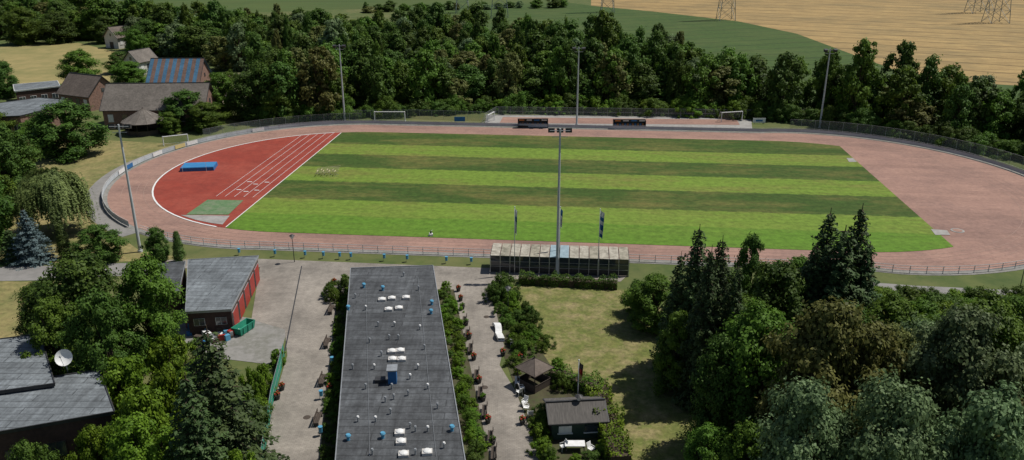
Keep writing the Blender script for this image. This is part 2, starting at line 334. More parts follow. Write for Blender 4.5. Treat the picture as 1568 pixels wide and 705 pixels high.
# ---------- masts ----------
M['pole']=mat('pole_grey',(0.5,0.52,0.53),(0.42,0.44,0.45),1,0.5)
def mast(px,py,h,heads,face=1):
    P=G(px,py); mb=MB()
    mb.cone(P,0.35,0.35,0,0.3,12,0)
    mb.beam((P.x,P.y,0.3),(P.x,P.y,h),0.46,0,0.24,12)
    mb.beam((P.x-1.3,P.y,h-0.3),(P.x+1.3,P.y,h-0.3),0.1,0)
    mb.beam((P.x-1.0,P.y,h-1.1),(P.x+1.0,P.y,h-1.1),0.08,0)
    for i in range(heads):
        x=P.x-1.1+2.2*i/(heads-1)
        zz=h-0.45
        mb.add([(x-0.42,P.y+face*0.15,zz+0.45),(x+0.42,P.y+face*0.15,zz+0.45),(x+0.36,P.y+face*0.75,zz+0.25),(x-0.36,P.y+face*0.75,zz+0.25),
                (x-0.42,P.y+face*0.05,zz-0.1),(x+0.42,P.y+face*0.05,zz-0.1),(x+0.36,P.y+face*0.6,zz-0.25),(x-0.36,P.y+face*0.6,zz-0.25)],
               [(0,1,2,3),(0,4,5,1),(1,5,6,2),(2,6,7,3),(3,7,4,0)],1)
        mb.add([(x-0.38,P.y+face*0.05,zz-0.105),(x+0.38,P.y+face*0.05,zz-0.105),(x+0.34,P.y+face*0.6,zz-0.255),(x-0.34,P.y+face*0.6,zz-0.255)],[(0,1,2,3)],2)
    return mb.obj('floodlight_mast',[M['pole'],M['dark'],M['white']])
mast(215,386,18.8,3,1); mast(853,421,20.2,3,1); mast(528,186,18.3,2,-1); mast(883,192,18.3,2,-1); mast(1255,196,18.3,2,-1)
def pylon(px,py,w):
    P=G(px,py); mb=MB(); Ht=42.0
    def corners(z):
        f=w/2*(1-z/Ht*0.86) ; return [Vector((P.x+dx*f,P.y+dy*f,z)) for dx,dy in ((-1,-1),(1,-1),(1,1),(-1,1))]
    zs=[0,6,12,17,22,27,31,35,39,42]
    for i in range(len(zs)-1):
        A=corners(zs[i]);B=corners(zs[i+1])
        for k in range(4):
            mb.beam(A[k],B[k],0.32); mb.beam(A[k],B[(k+1)%4],0.18); mb.beam(A[(k+1)%4],B[k],0.18); mb.beam(B[k],B[(k+1)%4],0.18)
    for z,l in ((27,9),(33,7),(39,5)):
        for sgn in (-1,1):
            T=Vector((P.x+sgn*l,P.y,z+0.6))
            for dy in (-1,1):
                mb.beam((P.x,P.y+dy,z),T,0.22); mb.beam((P.x,P.y+dy,z+2),T,0.2)
            mb.beam(T,T-Vector((0,0,2)),0.25)
    return mb.obj('electricity_pylon',[M['pylon']])
M['pylon']=mat('pylon_steel',(0.30,0.33,0.31),(0.22,0.25,0.23),1,0.6)
for a in ((192,25,9),(708,20,7),(765,27,9),(930,19,7),(1111,31,8),(1495,20,9),(1524,35,9)): pylon(*a)
# ---------- foliage prototypes ----------
def quads(P,N,size,asp=0.7):
    n=len(P); N=N/np.linalg.norm(N,axis=1,keepdims=True)
    R=rng.normal(size=(n,3)); T=np.cross(N,R); T/=np.linalg.norm(T,axis=1,keepdims=True)+1e-9; B=np.cross(N,T)
    s=(size*rng.uniform(0.6,1.3,n))[:,None]/2
    V=np.stack([P+T*s,P+B*s*asp,P-T*s,P-B*s*asp],1)
    return V.reshape(-1,3)
def build_plant(name,leafV,tone,trunk,lm):
    nq=len(leafV)//4; tv=np.array(trunk.v,dtype=float).reshape(-1,3)
    verts=np.vstack([leafV,tv]) if len(tv) else leafV
    F4=np.arange(nq*4).reshape(-1,4)
    faces=F4.tolist()+[tuple(i+nq*4 for i in f) for f in trunk.f]
    me=bpy.data.meshes.new(name); me.from_pydata(verts.tolist(),[],faces)
    me.materials.append(lm); me.materials.append(M['bark'])
    me.polygons.foreach_set('material_index',[0]*nq+[1]*len(trunk.f))
    at=me.attributes.new('tone','FLOAT','FACE'); at.data.foreach_set('value',list(tone)+[0.5]*len(trunk.f))
    return me
def decid(name,lm,nleaf=26000,size=0.27,nb=60,bush=False,blob=(0.75,1.35),low=0.03,trunkr=0.3,fluff=0.0):
    Ht=10.0;R=3.5; z0=Ht*low; tr=MB(); cz=Ht-z0
    if bush: Ht=4.0;z0=0.0;cz=4.0;R=3.0
    P=[];N=[];T=[]
    blobs=[]
    lean=rng.normal(size=2)*0.25; lob=rng.uniform(0,6.28); la=rng.uniform(0.08,0.24)
    for i in range(nb):
        zn=(i+rng.uniform(0,1))/nb; a=i*2.39996+rng.normal()*0.4
        prof=math.sin(math.pi*min(1,max(0.02,(zn*0.80+0.18)))**1.1)**0.6
        if bush: prof=math.sqrt(max(0.03,1-zn**2))
        prof*=1+la*math.sin(3*a+lob)+0.1*math.sin(5*zn*6+a)
        rr=R*prof*rng.uniform(0.55,1.0)*(1 if i%5 else 0.35)
        br=rng.uniform(*blob)*(0.8 if zn>0.8 else 1)
        if bush: br*=0.75
        blobs.append((np.array([rr*math.cos(a)+lean[0]*zn,rr*math.sin(a)+lean[1]*zn,z0+min(cz*zn,cz-br*rng.uniform(0.3,0.9))]),br,rng.uniform(0.0,0.95)))
    tot=sum(b[1]**2 for b in blobs)
    for c,br,tn in blobs:
        n=int(nleaf*br*br/tot)
        d=rng.normal(size=(n,3)); d[:,2]+=0.25; d/=np.linalg.norm(d,axis=1,keepdims=True)
        # twiggy sub-clumps: radius varies strongly with direction so no round outline survives
        k1=rng.uniform(3,7,3); k2=rng.uniform(0,6.28,3)
        lump=np.sin(d[:,0]*k1[0]*1.6+k2[0])*np.sin(d[:,1]*k1[1]*1.6+k2[1])+0.6*np.sin(d[:,2]*k1[2]*2+k2[2])
        rad=br*(rng.uniform(0,1,n)**0.35)*(1+0.30*lump)*rng.uniform(0.85,1.15+fluff,n)
        sq=np.array([rng.uniform(0.8,1.25),rng.uniform(0.8,1.25),rng.uniform(0.55,1.0)])
        p=c+d*rad[:,None]*sq
        keep=p[:,2]>0.05
        out=p*np.array([1,1,0.0]); out/=np.linalg.norm(out,axis=1,keepdims=True)+0.5
        nr=d*0.8+out*0.4+rng.normal(size=(n,3))*0.42+np.array([0,0,0.55])
        P.append(p[keep]);N.append(nr[keep]);T.append((tn*0.45+0.12*lump+rng.uniform(0,0.45,n))[keep])
    P=np.vstack(P);N=np.vstack(N);T=np.clip(np.concatenate(T),0,1)
    if not bush:
        tr.beam((0,0,-0.3),(0.1,0,Ht*0.45),trunkr*2,0,trunkr*1.1,8); tr.beam((0.1,0,Ht*0.45),(0,0,Ht*0.85),trunkr*1.1,0,0.08,6)
        for c,br,tn in blobs[::3]:
            s=Vector((0.05,0,max(1.0,c[2]*0.45))); tr.beam(s,Vector(c),0.2,0,0.05,5)
    else:
        for c,br,tn in blobs[::4]: tr.beam((0,0,0),Vector(c),0.12,0,0.03,5)
    return build_plant(name,quads(P,N,size),T,tr,lm)
def spruce(name,lm,levels=26,size=0.24,R=2.3,droop=0.25,dens=48,pw=0.85):
    Ht=10.0; P=[];N=[];T=[];tr=MB(); tr.beam((0,0,-0.3),(0,0,Ht),0.42,0,0.04,8)
    for i in range(levels):
        zn=i/levels; z=0.4+zn*(Ht-0.5); r=R*(1-zn)**pw+0.12
        nb=max(4,int(14*(1-zn)+4)); off=rng.uniform(0,6)
        for k in range(nb):
            a=off+2*math.pi*k/nb+rng.normal()*0.12; ln=r*rng.uniform(0.55,1.2); tn=rng.uniform(0.0,0.95)
            n=int(dens*ln/1.2)+4
            t=rng.uniform(0.1,1,n)**0.8; w=0.32*ln*(1-t*0.75)+0.05
            side=rng.uniform(-1,1,n)*w
            x=t*ln; zz=z-droop*ln*t**1.5+0.12*ln*t**4-rng.uniform(0,0.22,n)-np.abs(side)*0.3
            p=np.stack([x*math.cos(a)-side*math.sin(a),x*math.sin(a)+side*math.cos(a),zz],1)
            nr=np.tile(np.array([math.cos(a)*0.6,math.sin(a)*0.6,0.8]),(n,1))+rng.normal(size=(n,3))*0.4
            P.append(p);N.append(nr);T.append(tn*0.5+t*0.3+rng.uniform(0,0.2,n))
            if k%2==0: tr.beam((0,0,z),(ln*0.8*math.cos(a),ln*0.8*math.sin(a),z-droop*ln*0.6),0.09,0,0.02,4)
    P=np.vstack(P);N=np.vstack(N);T=np.concatenate(T); P[:,2]=np.maximum(P[:,2],0.05)
    return build_plant(name,quads(P,N,size,0.5),T,tr,lm)
def column(name,lm,spires,nleaf=9000,size=0.2,rag=0.3,full=1.25):
    P=[];N=[];T=[];tr=MB(); tot=sum(s[2]*s[3] for s in spires)
    for (sx,sy,h,r) in spires:
        tr.beam((sx*0.4,sy*0.4,-0.3),(sx,sy,h*0.9),0.35,0,0.05,7)
        n=int(nleaf*h*r/tot); nbr=max(30,int(h*r*16))
        bz=rng.uniform(0.03,0.97,nbr); ba=rng.uniform(0,2*math.pi,nbr); bt=rng.uniform(0,1,nbr); bl=rng.uniform(1-rag,1.12,nbr)
        idx=rng.integers(0,nbr,n)
        prof=lambda z:np.minimum(1,((1-z)*full)**0.7)*np.minimum(1,0.75+z*2.5)
        zc=bz[idx]; rr=r*prof(zc)*bl[idx]
        d=rng.normal(size=(n,3)); d/=np.linalg.norm(d,axis=1,keepdims=True)
        br=r*0.34*(rng.uniform(0,1,n)**0.4)
        cx=rr*0.8*np.cos(ba[idx]); cy=rr*0.8*np.sin(ba[idx])
        p=np.stack([sx+cx+d[:,0]*br,sy+cy+d[:,1]*br,zc*h+0.1+rr*0.35+d[:,2]*br*1.3],1)
        nr=np.stack([np.cos(ba[idx]),np.sin(ba[idx]),0.5+0*zc],1)+d*0.6+rng.normal(size=(n,3))*0.35
        P.append(p);N.append(nr);T.append(bt[idx]*0.55+rng.uniform(0,0.4,n))
    P=np.vstack(P);N=np.vstack(N);T=np.concatenate(T); P[:,2]=np.maximum(P[:,2],0.03)
    return build_plant(name,quads(P,N,size,0.6),T,tr,lm)
def willow(name,lm):
    P=[];N=[];T=[];tr=MB(); tr.beam((0,0,-0.3),(0.2,0,5.5),1.0,0,0.5,9)
    for j in range(84):      # boughs, each carrying a curtain of hanging strands
        A=j*2.39996+rng.normal()*0.2; RR=3.8*math.sqrt((j+0.5)/84)*rng.uniform(0.82,1.08); ZT=4.9+4.6*math.sqrt(max(0,1-(RR/4.3)**2))+rng.normal()*0.55
        bt=rng.uniform(0,0.5); tr.beam((0.2,0,4.8),(RR*0.8*math.cos(A),RR*0.8*math.sin(A),ZT-0.3),0.2,0,0.05,5)
        for i in range(18):
            a=A+rng.normal()*0.16; rr=RR+rng.normal()*0.3; zt=ZT+rng.normal()*0.18
            ln=(1.8+RR*1.05)*rng.uniform(0.7,1.15); tn=rng.uniform(0.0,0.4)+bt; n=int(ln*9)+8
            t=rng.uniform(0,1,n); arch=0.45*(1-(1-t)**3)
            x=(rr+arch-0.2)*np.cos(a)+rng.normal(size=n)*0.06; y=(rr+arch-0.2)*np.sin(a)+rng.normal(size=n)*0.06; z=np.maximum(0.2,zt-ln*t**1.2)
            P.append(np.stack([x,y,z],1)); N.append(np.tile([math.cos(a),math.sin(a),0.7],(n,1))+rng.normal(size=(n,3))*0.3); T.append(tn+rng.uniform(0,0.25,n)-0.15*t)
    P=np.vstack(P);N=np.vstack(N);T=np.clip(np.concatenate(T),0,1)
    return build_plant(name,quads(P,N,0.3,0.42),T,tr,lm)
D=[decid('crown_a',M['leaf'],nb=80,blob=(0.6,1.25)),decid('crown_b',M['leaf'],nb=105,blob=(0.5,1.05))]
DD=[decid('crown_dark_a',M['leafd'],nb=95,blob=(0.5,1.1)),decid('crown_dark_b',M['leafd'],nb=75,blob=(0.6,1.3))]
DO=[decid('crown_olive',M['leafo'],nb=125,blob=(0.4,0.95),nleaf=30000,size=0.25,fluff=0.3)]
DS=[decid('crown_silver',M['leafs'],nb=130,blob=(0.4,0.95),nleaf=32000,size=0.24,fluff=0.35),decid('crown_silver_b',M['leafs'],nb=110,blob=(0.4,1.1),nleaf=32000,size=0.24,fluff=0.35)]
DBR=[decid('crown_bright',M['leafb'],nb=95,blob=(0.5,1.1))]
FT=[decid('forest_a',M['leaf'],7500,0.45,nb=46),decid('forest_b',M['leafd'],7500,0.45,nb=60,blob=(0.5,1.1)),decid('forest_c',M['leafd'],7500,0.45,nb=44,blob=(0.8,1.3)),decid('forest_d',M['leafo'],7500,0.43,nb=56,blob=(0.5,1.1)),decid('forest_e',M['leaf'],7500,0.45,nb=54,blob=(0.5,1.2)),decid('forest_f',M['leafs'],7500,0.43,nb=56,blob=(0.5,1.1))]
SP=[spruce('spruce_a',M['needle']),spruce('spruce_b',M['needle'],levels=22,pw=0.7)]
SPN=[spruce('spruce_c',M['needle'],levels=30,R=2.0,pw=0.62),spruce('spruce_d',M['needle'],levels=28,R=2.0,pw=0.7)]
SPB=[spruce('blue_spruce',M['needleb'],R=2.9)]
TJ=[column('thuja_a',M['thuja'],[(0,0,10,1.6)],11000,0.28)]
WI=[willow('willow',M['leafw'])]
BU=[decid('bush_a',M['leaf'],7000,0.22,nb=36,bush=True,blob=(0.55,1.2)),decid('bush_b',M['leafd'],7000,0.22,nb=36,bush=True,blob=(0.55,1.2))]
BUB=[decid('bush_bright',M['leafb'],11000,0.23,nb=48,bush=True,blob=(0.5,1.1))]
def tree(name,protos,bx,by,ty,wpx,nomR=3.9,nomH=10.0,parent=None):
    P=G(bx,by); h=max(1.0,hgt(P,ty)); r=wpx/2*mpp(P,h/2)
    o=link(name,random.choice(protos),(P.x,P.y,0),random.uniform(0,6.28),(r/nomR,r/nomR,h/nomH),parent)
    return o
# ---------- forest ----------
def inside(p,poly):
    x,y=p;c=False;n=len(poly)
    for i in range(n):
        x1,y1=poly[i][:2];x2,y2=poly[(i+1)%n][:2]
        if (y1>y)!=(y2>y) and x<(x2-x1)*(y-y1)/(y2-y1)+x1:c=not c
    return c
def forest(name,poly,sp,hr,rr,protos,weights=None):
    poly=pxs(poly); e=empty(name); xs=[p.x for p in poly];ys=[p.y for p in poly]; y=min(ys);k=0;cnt=0
    while y<max(ys):
        x=min(xs)+(k%2)*sp/2
        while x<max(xs):
            X=x+random.uniform(-.45,.45)*sp;Y=y+random.uniform(-.45,.45)*sp
            if inside((X,Y),poly) and random.random()>0.06:
                u=random.random()
                h=random.uniform(*hr)*(0.78+0.4*(0.5+0.5*math.sin(X*0.07)*math.cos(Y*0.05+1))); r=random.uniform(*rr)
                if u<0.12: h*=1.2; r*=1.1
                elif u<0.2: r*=0.55; h*=1.12
                elif u>0.82: h*=0.68
                link('tree',random.choices(protos,weights)[0],(X,Y,0),random.uniform(0,6.28),(r/3.9,r/3.9*random.uniform(0.85,1.15),h/10),e); cnt+=1
            x+=sp
        y+=sp*0.87;k+=1
    print(name,cnt); return e
main=[(400,186),(420,188),(520,182),(640,178),(745,168),(900,172),(1165,178),(1300,196),(1420,214),(1568,240),(1750,285),(1750,215),(1560,196),(1400,186),(1290,170),(1180,163),(1120,155),(1040,122),(940,112),(860,104),(780,92),(700,88),(560,86),(450,84),(330,98),(335,108),(395,112)]
sheet('forest_floor',pxs(main),0.045,M['floor'])
W=[3,4,3,1.3,2.5,0.6]
forest('forest',main,6.6,(11,16.5),(3.4,5.6),FT,W)
forest('distant_forest',[(-260,66),(60,62),(170,62),(235,85),(330,97),(470,84),(700,84),(640,70),(430,62),(200,50),(60,38),(-260,34)],8.0,(9,15),(4.5,7),FT,W)
forest('tree_belt',[(555,20),(690,16),(870,12),(870,10),(690,14),(555,17)],7.0,(3,5),(3,5),FT,W)
forest('tree_row',[(-50,20),(150,20),(150,16),(-50,16)],9.0,(7,11),(5,7),FT,W)
e=empty('undergrowth')
for i in range(190):
    t=i/189
    pts=[(400,188),(520,184),(745,172),(960,176),(1165,182),(1300,199),(1568,246),(1640,262)]
    k=min(len(pts)-2,int(t*(len(pts)-1)));f=t*(len(pts)-1)-k
    X=pts[k][0]+(pts[k+1][0]-pts[k][0])*f
    P=G(X,pts[k][1]+(pts[k+1][1]-pts[k][1])*f+random.uniform(-3,0))
    s=random.uniform(0.5,1.2); link('bush',random.choice(BU+BUB+BUB if 745<X<1150 else BU),(P.x,P.y,0),random.uniform(0,6),(s,s,s*random.uniform(0.7,1.2)),e)
# ---------- left side trees ----------
for a in [(20,325,195,100,DD),(0,300,190,110,DD),(-25,380,225,110,DD),(-10,345,250,90,D),(30,290,205,70,DD),(112,240,158,112,DD),(60,232,185,70,D),(125,132,78,62,D),(200,132,95,60,D),(185,112,80,50,DD),(342,180,112,60,D),(290,195,140,75,DD),(318,200,158,60,D),(262,205,172,36,D),(385,182,110,70,DD),(430,186,130,60,D),(-10,215,170,60,D),(8,150,95,50,DD),
          (135,560,392,150,DD),(238,545,398,105,D),(75,520,430,80,DD),(180,620,450,110,DD),(100,600,460,100,D),
          (155,398,346,76,DD),(243,402,350,44,DD),(305,140,100,36,D),(225,80,30,50,DD),(90,66,18,60,DD),(40,68,12,60,D),(140,60,20,50,D),(165,66,25,44,DD),(212,90,45,36,D),(355,165,110,36,D),(250,72,25,46,D)]:
    tree('deciduous_tree',a[4],*a[:4])
tree('willow_tree',WI,92,358,262,108,nomR=4.3)
for a in [(52,400,318,70,SPB),(22,400,350,50,SP),(352,745,498,185,SP),(320,800,570,160,SP)]: tree('spruce_tree',a[4],*a[:4],nomR=2.4 if a[4] is SP else 3.0)
for a in [(102,396,344,26),(276,402,356,22)]: tree('thuja_tree',TJ,*a,nomR=1.8)
for a in [(200,640,540,120),(262,600,515,90),(170,600,530,70),(230,720,590,130),(268,680,560,90),(150,740,650,80),(290,760,650,90),(60,760,670,80),(300,560,520,60),(395,640,560,60),(380,700,590,80),(425,560,535,30),(370,800,690,90),(300,620,560,80),(405,600,555,40)]:
    tree('shrub',BUB if a[0]%20 or a[0]==200 else BU,*a,nomR=3.2,nomH=4.3)
tree('deciduous_tree',DBR,230,800,640,130)
# ---------- right side trees ----------
for a in [(1002,505,425,90,D),(978,480,436,50,D),(1140,500,362,62,DD),(1180,560,400,130,DD),(1120,600,455,110,D),(1085,520,400,80,D),(1210,530,395,90,D),(1030,600,480,80,D),
          (1150,690,480,160,D),(1220,760,470,200,DO),(1310,740,500,160,DO),(1100,690,520,110,DD),(1350,600,462,120,D),(1330,690,500,130,DO),
          (1430,760,478,200,DS),(1540,760,530,180,DS),(1480,640,462,160,D),(1560,600,462,130,D),(1395,560,462,90,D),
          (1200,860,590,180,DS),(1330,900,600,200,DS),(1130,800,650,100,D),(1450,920,610,200,DS),(1590,900,600,190,D),(1260,700,550,140,DO),(1075,760,655,90,D),(1400,680,500,140,DS),(1270,600,470,120,DD),(1520,860,600,150,DO)]:
    tree('deciduous_tree',a[4],*a[:4])
for a in [(1052,575,343,84),(1084,600,360,80),(1030,560,385,64),(1108,620,402,70),(1068,620,375,80),(1240,545,318,92),(1284,548,311,96),(1262,565,345,120),(1225,560,372,80),(1302,560,370,80)]: tree('spruce_tree',SPN,*a,nomR=1.9)
for a in [(772,456,418,52),(755,462,432,34),(1010,455,440,40),(975,462,428,36),(792,520,496,34),(800,545,520,40)]: tree('shrub',BU,*a,nomR=3.2,nomH=4.3)
# ---------- hedges ----------
def hedge(name,p,q,w,h,lm=None,dens=90,size=0.2):
    p=Vector(p);q=Vector(q);d=q-p;ln=d.length;d.normalize();o=Vector((-d.y,d.x,0))
    n=int(ln*(w+2*h)*dens)
    t=rng.uniform(0,ln,n);s=rng.uniform(-1,1,n);side=rng.uniform(0,1,n)<(2*h/(w+2*h))
    sg=np.sign(s); x=np.where(side,sg*w/2*rng.uniform(0.8,1.05,n),s*w/2); z=np.where(side,rng.uniform(0,h,n),h*rng.uniform(0.85,1.06,n))
    wob=0.14*np.sin(t*1.7)+0.12*np.sin(t*4.1+1)+0.1*np.sin(x*3+t); z=z*(1+wob); x=x*(1+wob)
    P=np.array(p[:])+np.outer(t,np.array(d[:]))+np.outer(x,np.array(o[:])); P[:,2]=z
    N=np.where(side[:,None],np.outer(sg,np.array(o[:])),np.array([0,0,1.0]))+rng.normal(size=(n,3))*0.5
    m=MB(); pts=[p-o*w*0.4,q-o*w*0.4,q+o*w*0.4,p+o*w*0.4]; m.prism(pts,0,h*0.7)
    me=build_plant(name,quads(P,N,size),np.clip(0.5+0.35*np.sin(t*2.3)*np.sin(t*0.9+z)+rng.uniform(-.2,.2,n),0,1),m,lm or M['leafd'])
    return link(name,me,(0,0,0))
hedge('hedge',G(795,434),G(945,442),1.4,1.3)
hedge('hedge',G(915,620),G(950,720),2.2,2.0,M['leafb'],70,0.22)
hedge('hedge',G(845,580),G(925,608),1.6,1.6,M['leaf'],70,0.2)
e=empty('shrub_belt')
for i in range(80):
    t=random.random(); P=G(1325+t*330,468+t*14+random.uniform(0,36)); s=random.uniform(0.5,1.0)
    link('bush',random.choice(BU+BUB) if random.random()<0.5 else BU[1],(P.x,P.y,0),random.uniform(0,6),(s,s,s*random.uniform(0.55,0.95)),e)
# ---------- paths and plaza ----------
M['path']=mat('asphalt_path',(0.22,0.21,0.2),(0.17,0.165,0.155),0.6,0.92,c3=(0.26,0.25,0.235),scale3=0.2)
def pavmat():
    m,n,l=nt('paving'); b=n['Principled BSDF']; b.inputs['Roughness'].default_value=0.9
    tc=n.new('ShaderNodeTexCoord'); br=n.new('ShaderNodeTexBrick'); br.inputs['Scale'].default_value=1.0; br.inputs['Brick Width'].default_value=0.4; br.inputs['Row Height'].default_value=0.2
    br.inputs['Color1'].default_value=(0.235,0.208,0.178,1);br.inputs['Color2'].default_value=(0.275,0.245,0.21,1);br.inputs['Mortar'].default_value=(0.17,0.155,0.13,1);br.inputs['Mortar Size'].default_value=0.012
    l.new(tc.outputs['Object'],br.inputs['Vector']); l.new(br.outputs['Color'],b.inputs['Base Color'])
    modulate(m,0.14,(1,1,1),0.62,1.28); modulate(m,0.9,(1,1,1),0.85,1.12); modulate(m,0.3,(1.2,0.08,1),0.86,1.1)
    return m
M['paving']=pavmat()
sheet('plaza',pxs([(225,399),(400,397),(770,412),(960,423),(950,432),(790,428),(745,440),(760,480),(772,530),(765,560),(790,600),(812,660),(835,720),(870,860),(350,860),(402,720),(418,620),(440,545),(436,505),(385,490),(398,410),(260,412)]),0.045,M['paving'])
sheet('path',pxs([(-200,412),(60,408),(230,402),(262,412),(240,420),(60,430),(-200,434)]),0.04,M['path'])
sheet('path',pxs([(1322,432),(1400,438),(1700,452),(1700,468),(1400,454),(1325,448)]),0.04,M['path'])
sheet('path',[L(*p) for p in outline(fo(1.3))[nn+14:nn+34]]+[L(*p) for p in outline(fo(3.6))[nn+14:nn+34]][::-1],0.03,M['path'])
sheet('yard',pxs([(270,470),(385,488),(440,505),(425,560),(300,545),(265,500)]),0.035,M['kerb'])
sheet('lawn',rough_edge(pxs([(780,437),(960,444),(1010,470),(1060,540),(1130,760),(960,860),(930,700),(850,590),(800,500),(770,470)]),1.5,0.3),0.03,M['lawn'])
sheet('flower_bed',pxs([(745,440),(780,430),(790,480),(850,570),(930,640),(960,760),(840,760),(812,660),(770,540)]),0.035,M['soil'])
kb=MB(); strip(kb,pxs([(462,408),(432,560)]),0.14,0.06); kb.obj('drain_channel',[M['dark']])
for x,y in ((742,594),(745,486),(470,640)):
    mc=MB(); P=G(x,y); mc.cone(P,0.36,0.36,0.045,0.06,20); mc.obj('manhole_cover',[M['wood']])
# ---------- buildings ----------
def roofmat(name,base,seam,amp=(0.6,1.45)):
    m,n,l=nt(name); b=n['Principled BSDF']; b.inputs['Roughness'].default_value=0.75
    tc=n.new('ShaderNodeTexCoord'); br=n.new('ShaderNodeTexBrick'); br.inputs['Scale'].default_value=1.0; br.inputs['Brick Width'].default_value=seam[0]; br.inputs['Row Height'].default_value=seam[1]; br.inputs['Mortar Size'].default_value=0.05
    c=base; br.inputs['Color1'].default_value=rgba([x*0.85 for x in c]);br.inputs['Color2'].default_value=rgba([x*1.15 for x in c]);br.inputs['Mortar'].default_value=rgba([x*0.45 for x in c])
    l.new(tc.outputs['Object'],br.inputs['Vector']); l.new(br.outputs['Color'],b.inputs['Base Color'])
    modulate(m,0.35,(1,1,1),*amp); modulate(m,0.9,(1.6,0.12,1),0.66,1.4); modulate(m,0.8,(0.15,1.6,1),0.8,1.25); modulate(m,3.0,(1,1,1),0.7,1.3)
    return m
M['bitumen']=roofmat('bitumen_roof',(0.056,0.060,0.064),(12,1.05),(0.5,1.6))
M['bitumen2']=roofmat('bitumen_roof_grey',(0.13,0.145,0.155),(6,1.0),(0.75,1.25))
def flatbuilding(name,corners,h,roofm,wallm,trim=None,parapet=0.15,over=0.35,win=None,frame='white'):
    e=empty(name)
    c=sum((Vector(p) for p in corners),Vector((0,0,0)))/len(corners)
    w=MB(); wp=[c+(Vector(p)-c)*(1-over/max(1,(Vector(p)-c).length)) for p in corners]
    w.prism(wp,0,h-0.25); w.obj('walls',[wallm],e)
    r=MB(); r.prism(corners,h-0.25,h-0.0,0,1)
    r.obj('roof',[trim or M['metal'],roofm],e)
    ed=MB(); n=len(corners)
    for i in range(n):
        p=Vector(corners[i]);q=Vector(corners[(i+1)%n]); p.z=q.z=h+parapet/2-0.02; ed.beam(p,q,parapet,0)
    ed.obj('roof_edge',[trim or M['metal']],e)
    if win:
        wm=MB()
        for (i,cnt,z0,z1,wd,mi) in win:
            p=Vector((*wp[i][:2],0));q=Vector((*wp[(i+1)%n][:2],0));d=(q-p).normalized();o=Vector((-d.y,d.x,0))
            mid=(p+q)/2
            if (mid+o-c).length<(mid-o-c).length:o=-o
            rot=math.atan2(d.y,d.x); L_=(q-p).length
            for k in range(cnt):
                P=p+d*(L_*(k+0.5)/cnt)+o*0.03
                wm.box((P.x,P.y,z0-0.06),(wd+0.16,0.08,z1-z0+0.12),rot,3)
                P2=P+o*0.04; wm.box((P2.x,P2.y,z0),(wd,0.06,z1-z0),rot,mi)
                P3=P2+o*0.035
                if mi==0: wm.box((P3.x,P3.y,z0),(0.05,0.03,z1-z0),rot,3)
        wm.obj('windows_and_doors',[M['glass'],M['red'],M['wood'],M[frame],M['blue']],e)
    return e
zb_=3.4
def lerp(a,b,t): return a+(b-a)*t
TLc=G(537,411,zb_);TRc=G(663,407,zb_);BRc=G(728,800,zb_);BLc=G(506,800,zb_)
clubhouse=flatbuilding('clubhouse',[Vector((*p[:2],0)) for p in (TLc,TRc,BRc,BLc)],zb_,M['bitumen'],M['plaster'],M['metal'],0.12,0.5,
   win=[(1,14,0.9,2.3,1.6,0),(3,14,0.9,2.3,1.6,0),(0,3,0.05,2.2,1.1,4)])
sk=MB()
ang0=math.atan2((TRc-TLc).y,(TRc-TLc).x)
for (x,y) in [(585,457),(600,455),(622,454),(595,472),(611,470),(600,536),(613,535),(601,548),(615,548),(612,660),(614,674),(618,693),(654,690)]:
    P=G(x,y,zb_+0.3)
    sk.box((P.x,P.y,zb_),(0.85,0.7,0.26),ang0,1)
    sk.dome((P.x,P.y,zb_+0.26),0.37,0.15,10,3,0)
sk.obj('skylights',[M['white'],M['plaster']],clubhouse)
vt=MB()
vl=[(557,436),(618,419),(544,452),(661,462),(660,476),(533,470),(586,440),(641,440),(579,495),(643,500),(566,520),(590,610),(655,590),(586,665),(533,668),(655,655),(692,654),(628,650),(640,560),(636,655),(560,590),(573,560),(600,590),(603,606),(548,640),(670,620),(625,600),(575,640),(610,515),(596,515),(560,470),(650,530),(540,560),(680,680),(570,690),(636,690),(604,495),(598,628),(584,540),(628,575)]
for i,(x,y) in enumerate(vl):
    P=G(x,y,zb_+0.4); big=(x in(661,660,533,692,557,586,644))
    r=0.15 if big else 0.08
    vt.cone(P,r,r,zb_,zb_+0.45,10,1 if not big else 0); vt.cone(P,r*1.7,r*1.2,zb_+0.45,zb_+0.58,10,0 if big else (2 if i%3==0 else 1))
vt.obj('roof_vents',[M['lblue'],M['metal'],M['white']],clubhouse)
ch=MB(); P=G(601,576,zb_+0.6); ch.box((P.x,P.y,zb_),(0.8,1.0,1.4),ang0,0); ch.box((P.x,P.y,zb_+1.4),(1.0,1.2,0.12),ang0,1); ch.box((P.x-1.2,P.y,zb_),(1.0,0.7,0.35),ang0,2); ch.obj('roof_ventilation_unit',[M['blue'],M['metal'],M['dark']],clubhouse)
pp=MB()
for x0,y0,x1,y1 in ((560,438,566,700),(640,425,668,700)):
    A_=G(x0,y0,zb_);B_=G(x1,y1,zb_); pp.beam(A_+Vector((0,0,.06)),B_+Vector((0,0,.06)),0.03,0)
pp.obj('lightning_conductor',[M['metal']],clubhouse)
sheet('flower_bed',[TRc+Vector((0.1,0,-zb_)),TRc+Vector((2.6,0,-zb_)),BRc+Vector((2.6,0,-zb_)),BRc+Vector((0.1,0,-zb_))],0.06,M['soil'])
sheet('flower_bed',[TLc+Vector((-1.9,0,-zb_)),TLc+Vector((-0.1,0,-zb_)),BLc+Vector((-0.1,0,-zb_)),BLc+Vector((-1.9,0,-zb_))],0.06,M['soil'])
e=empty('flower_bed_plants')
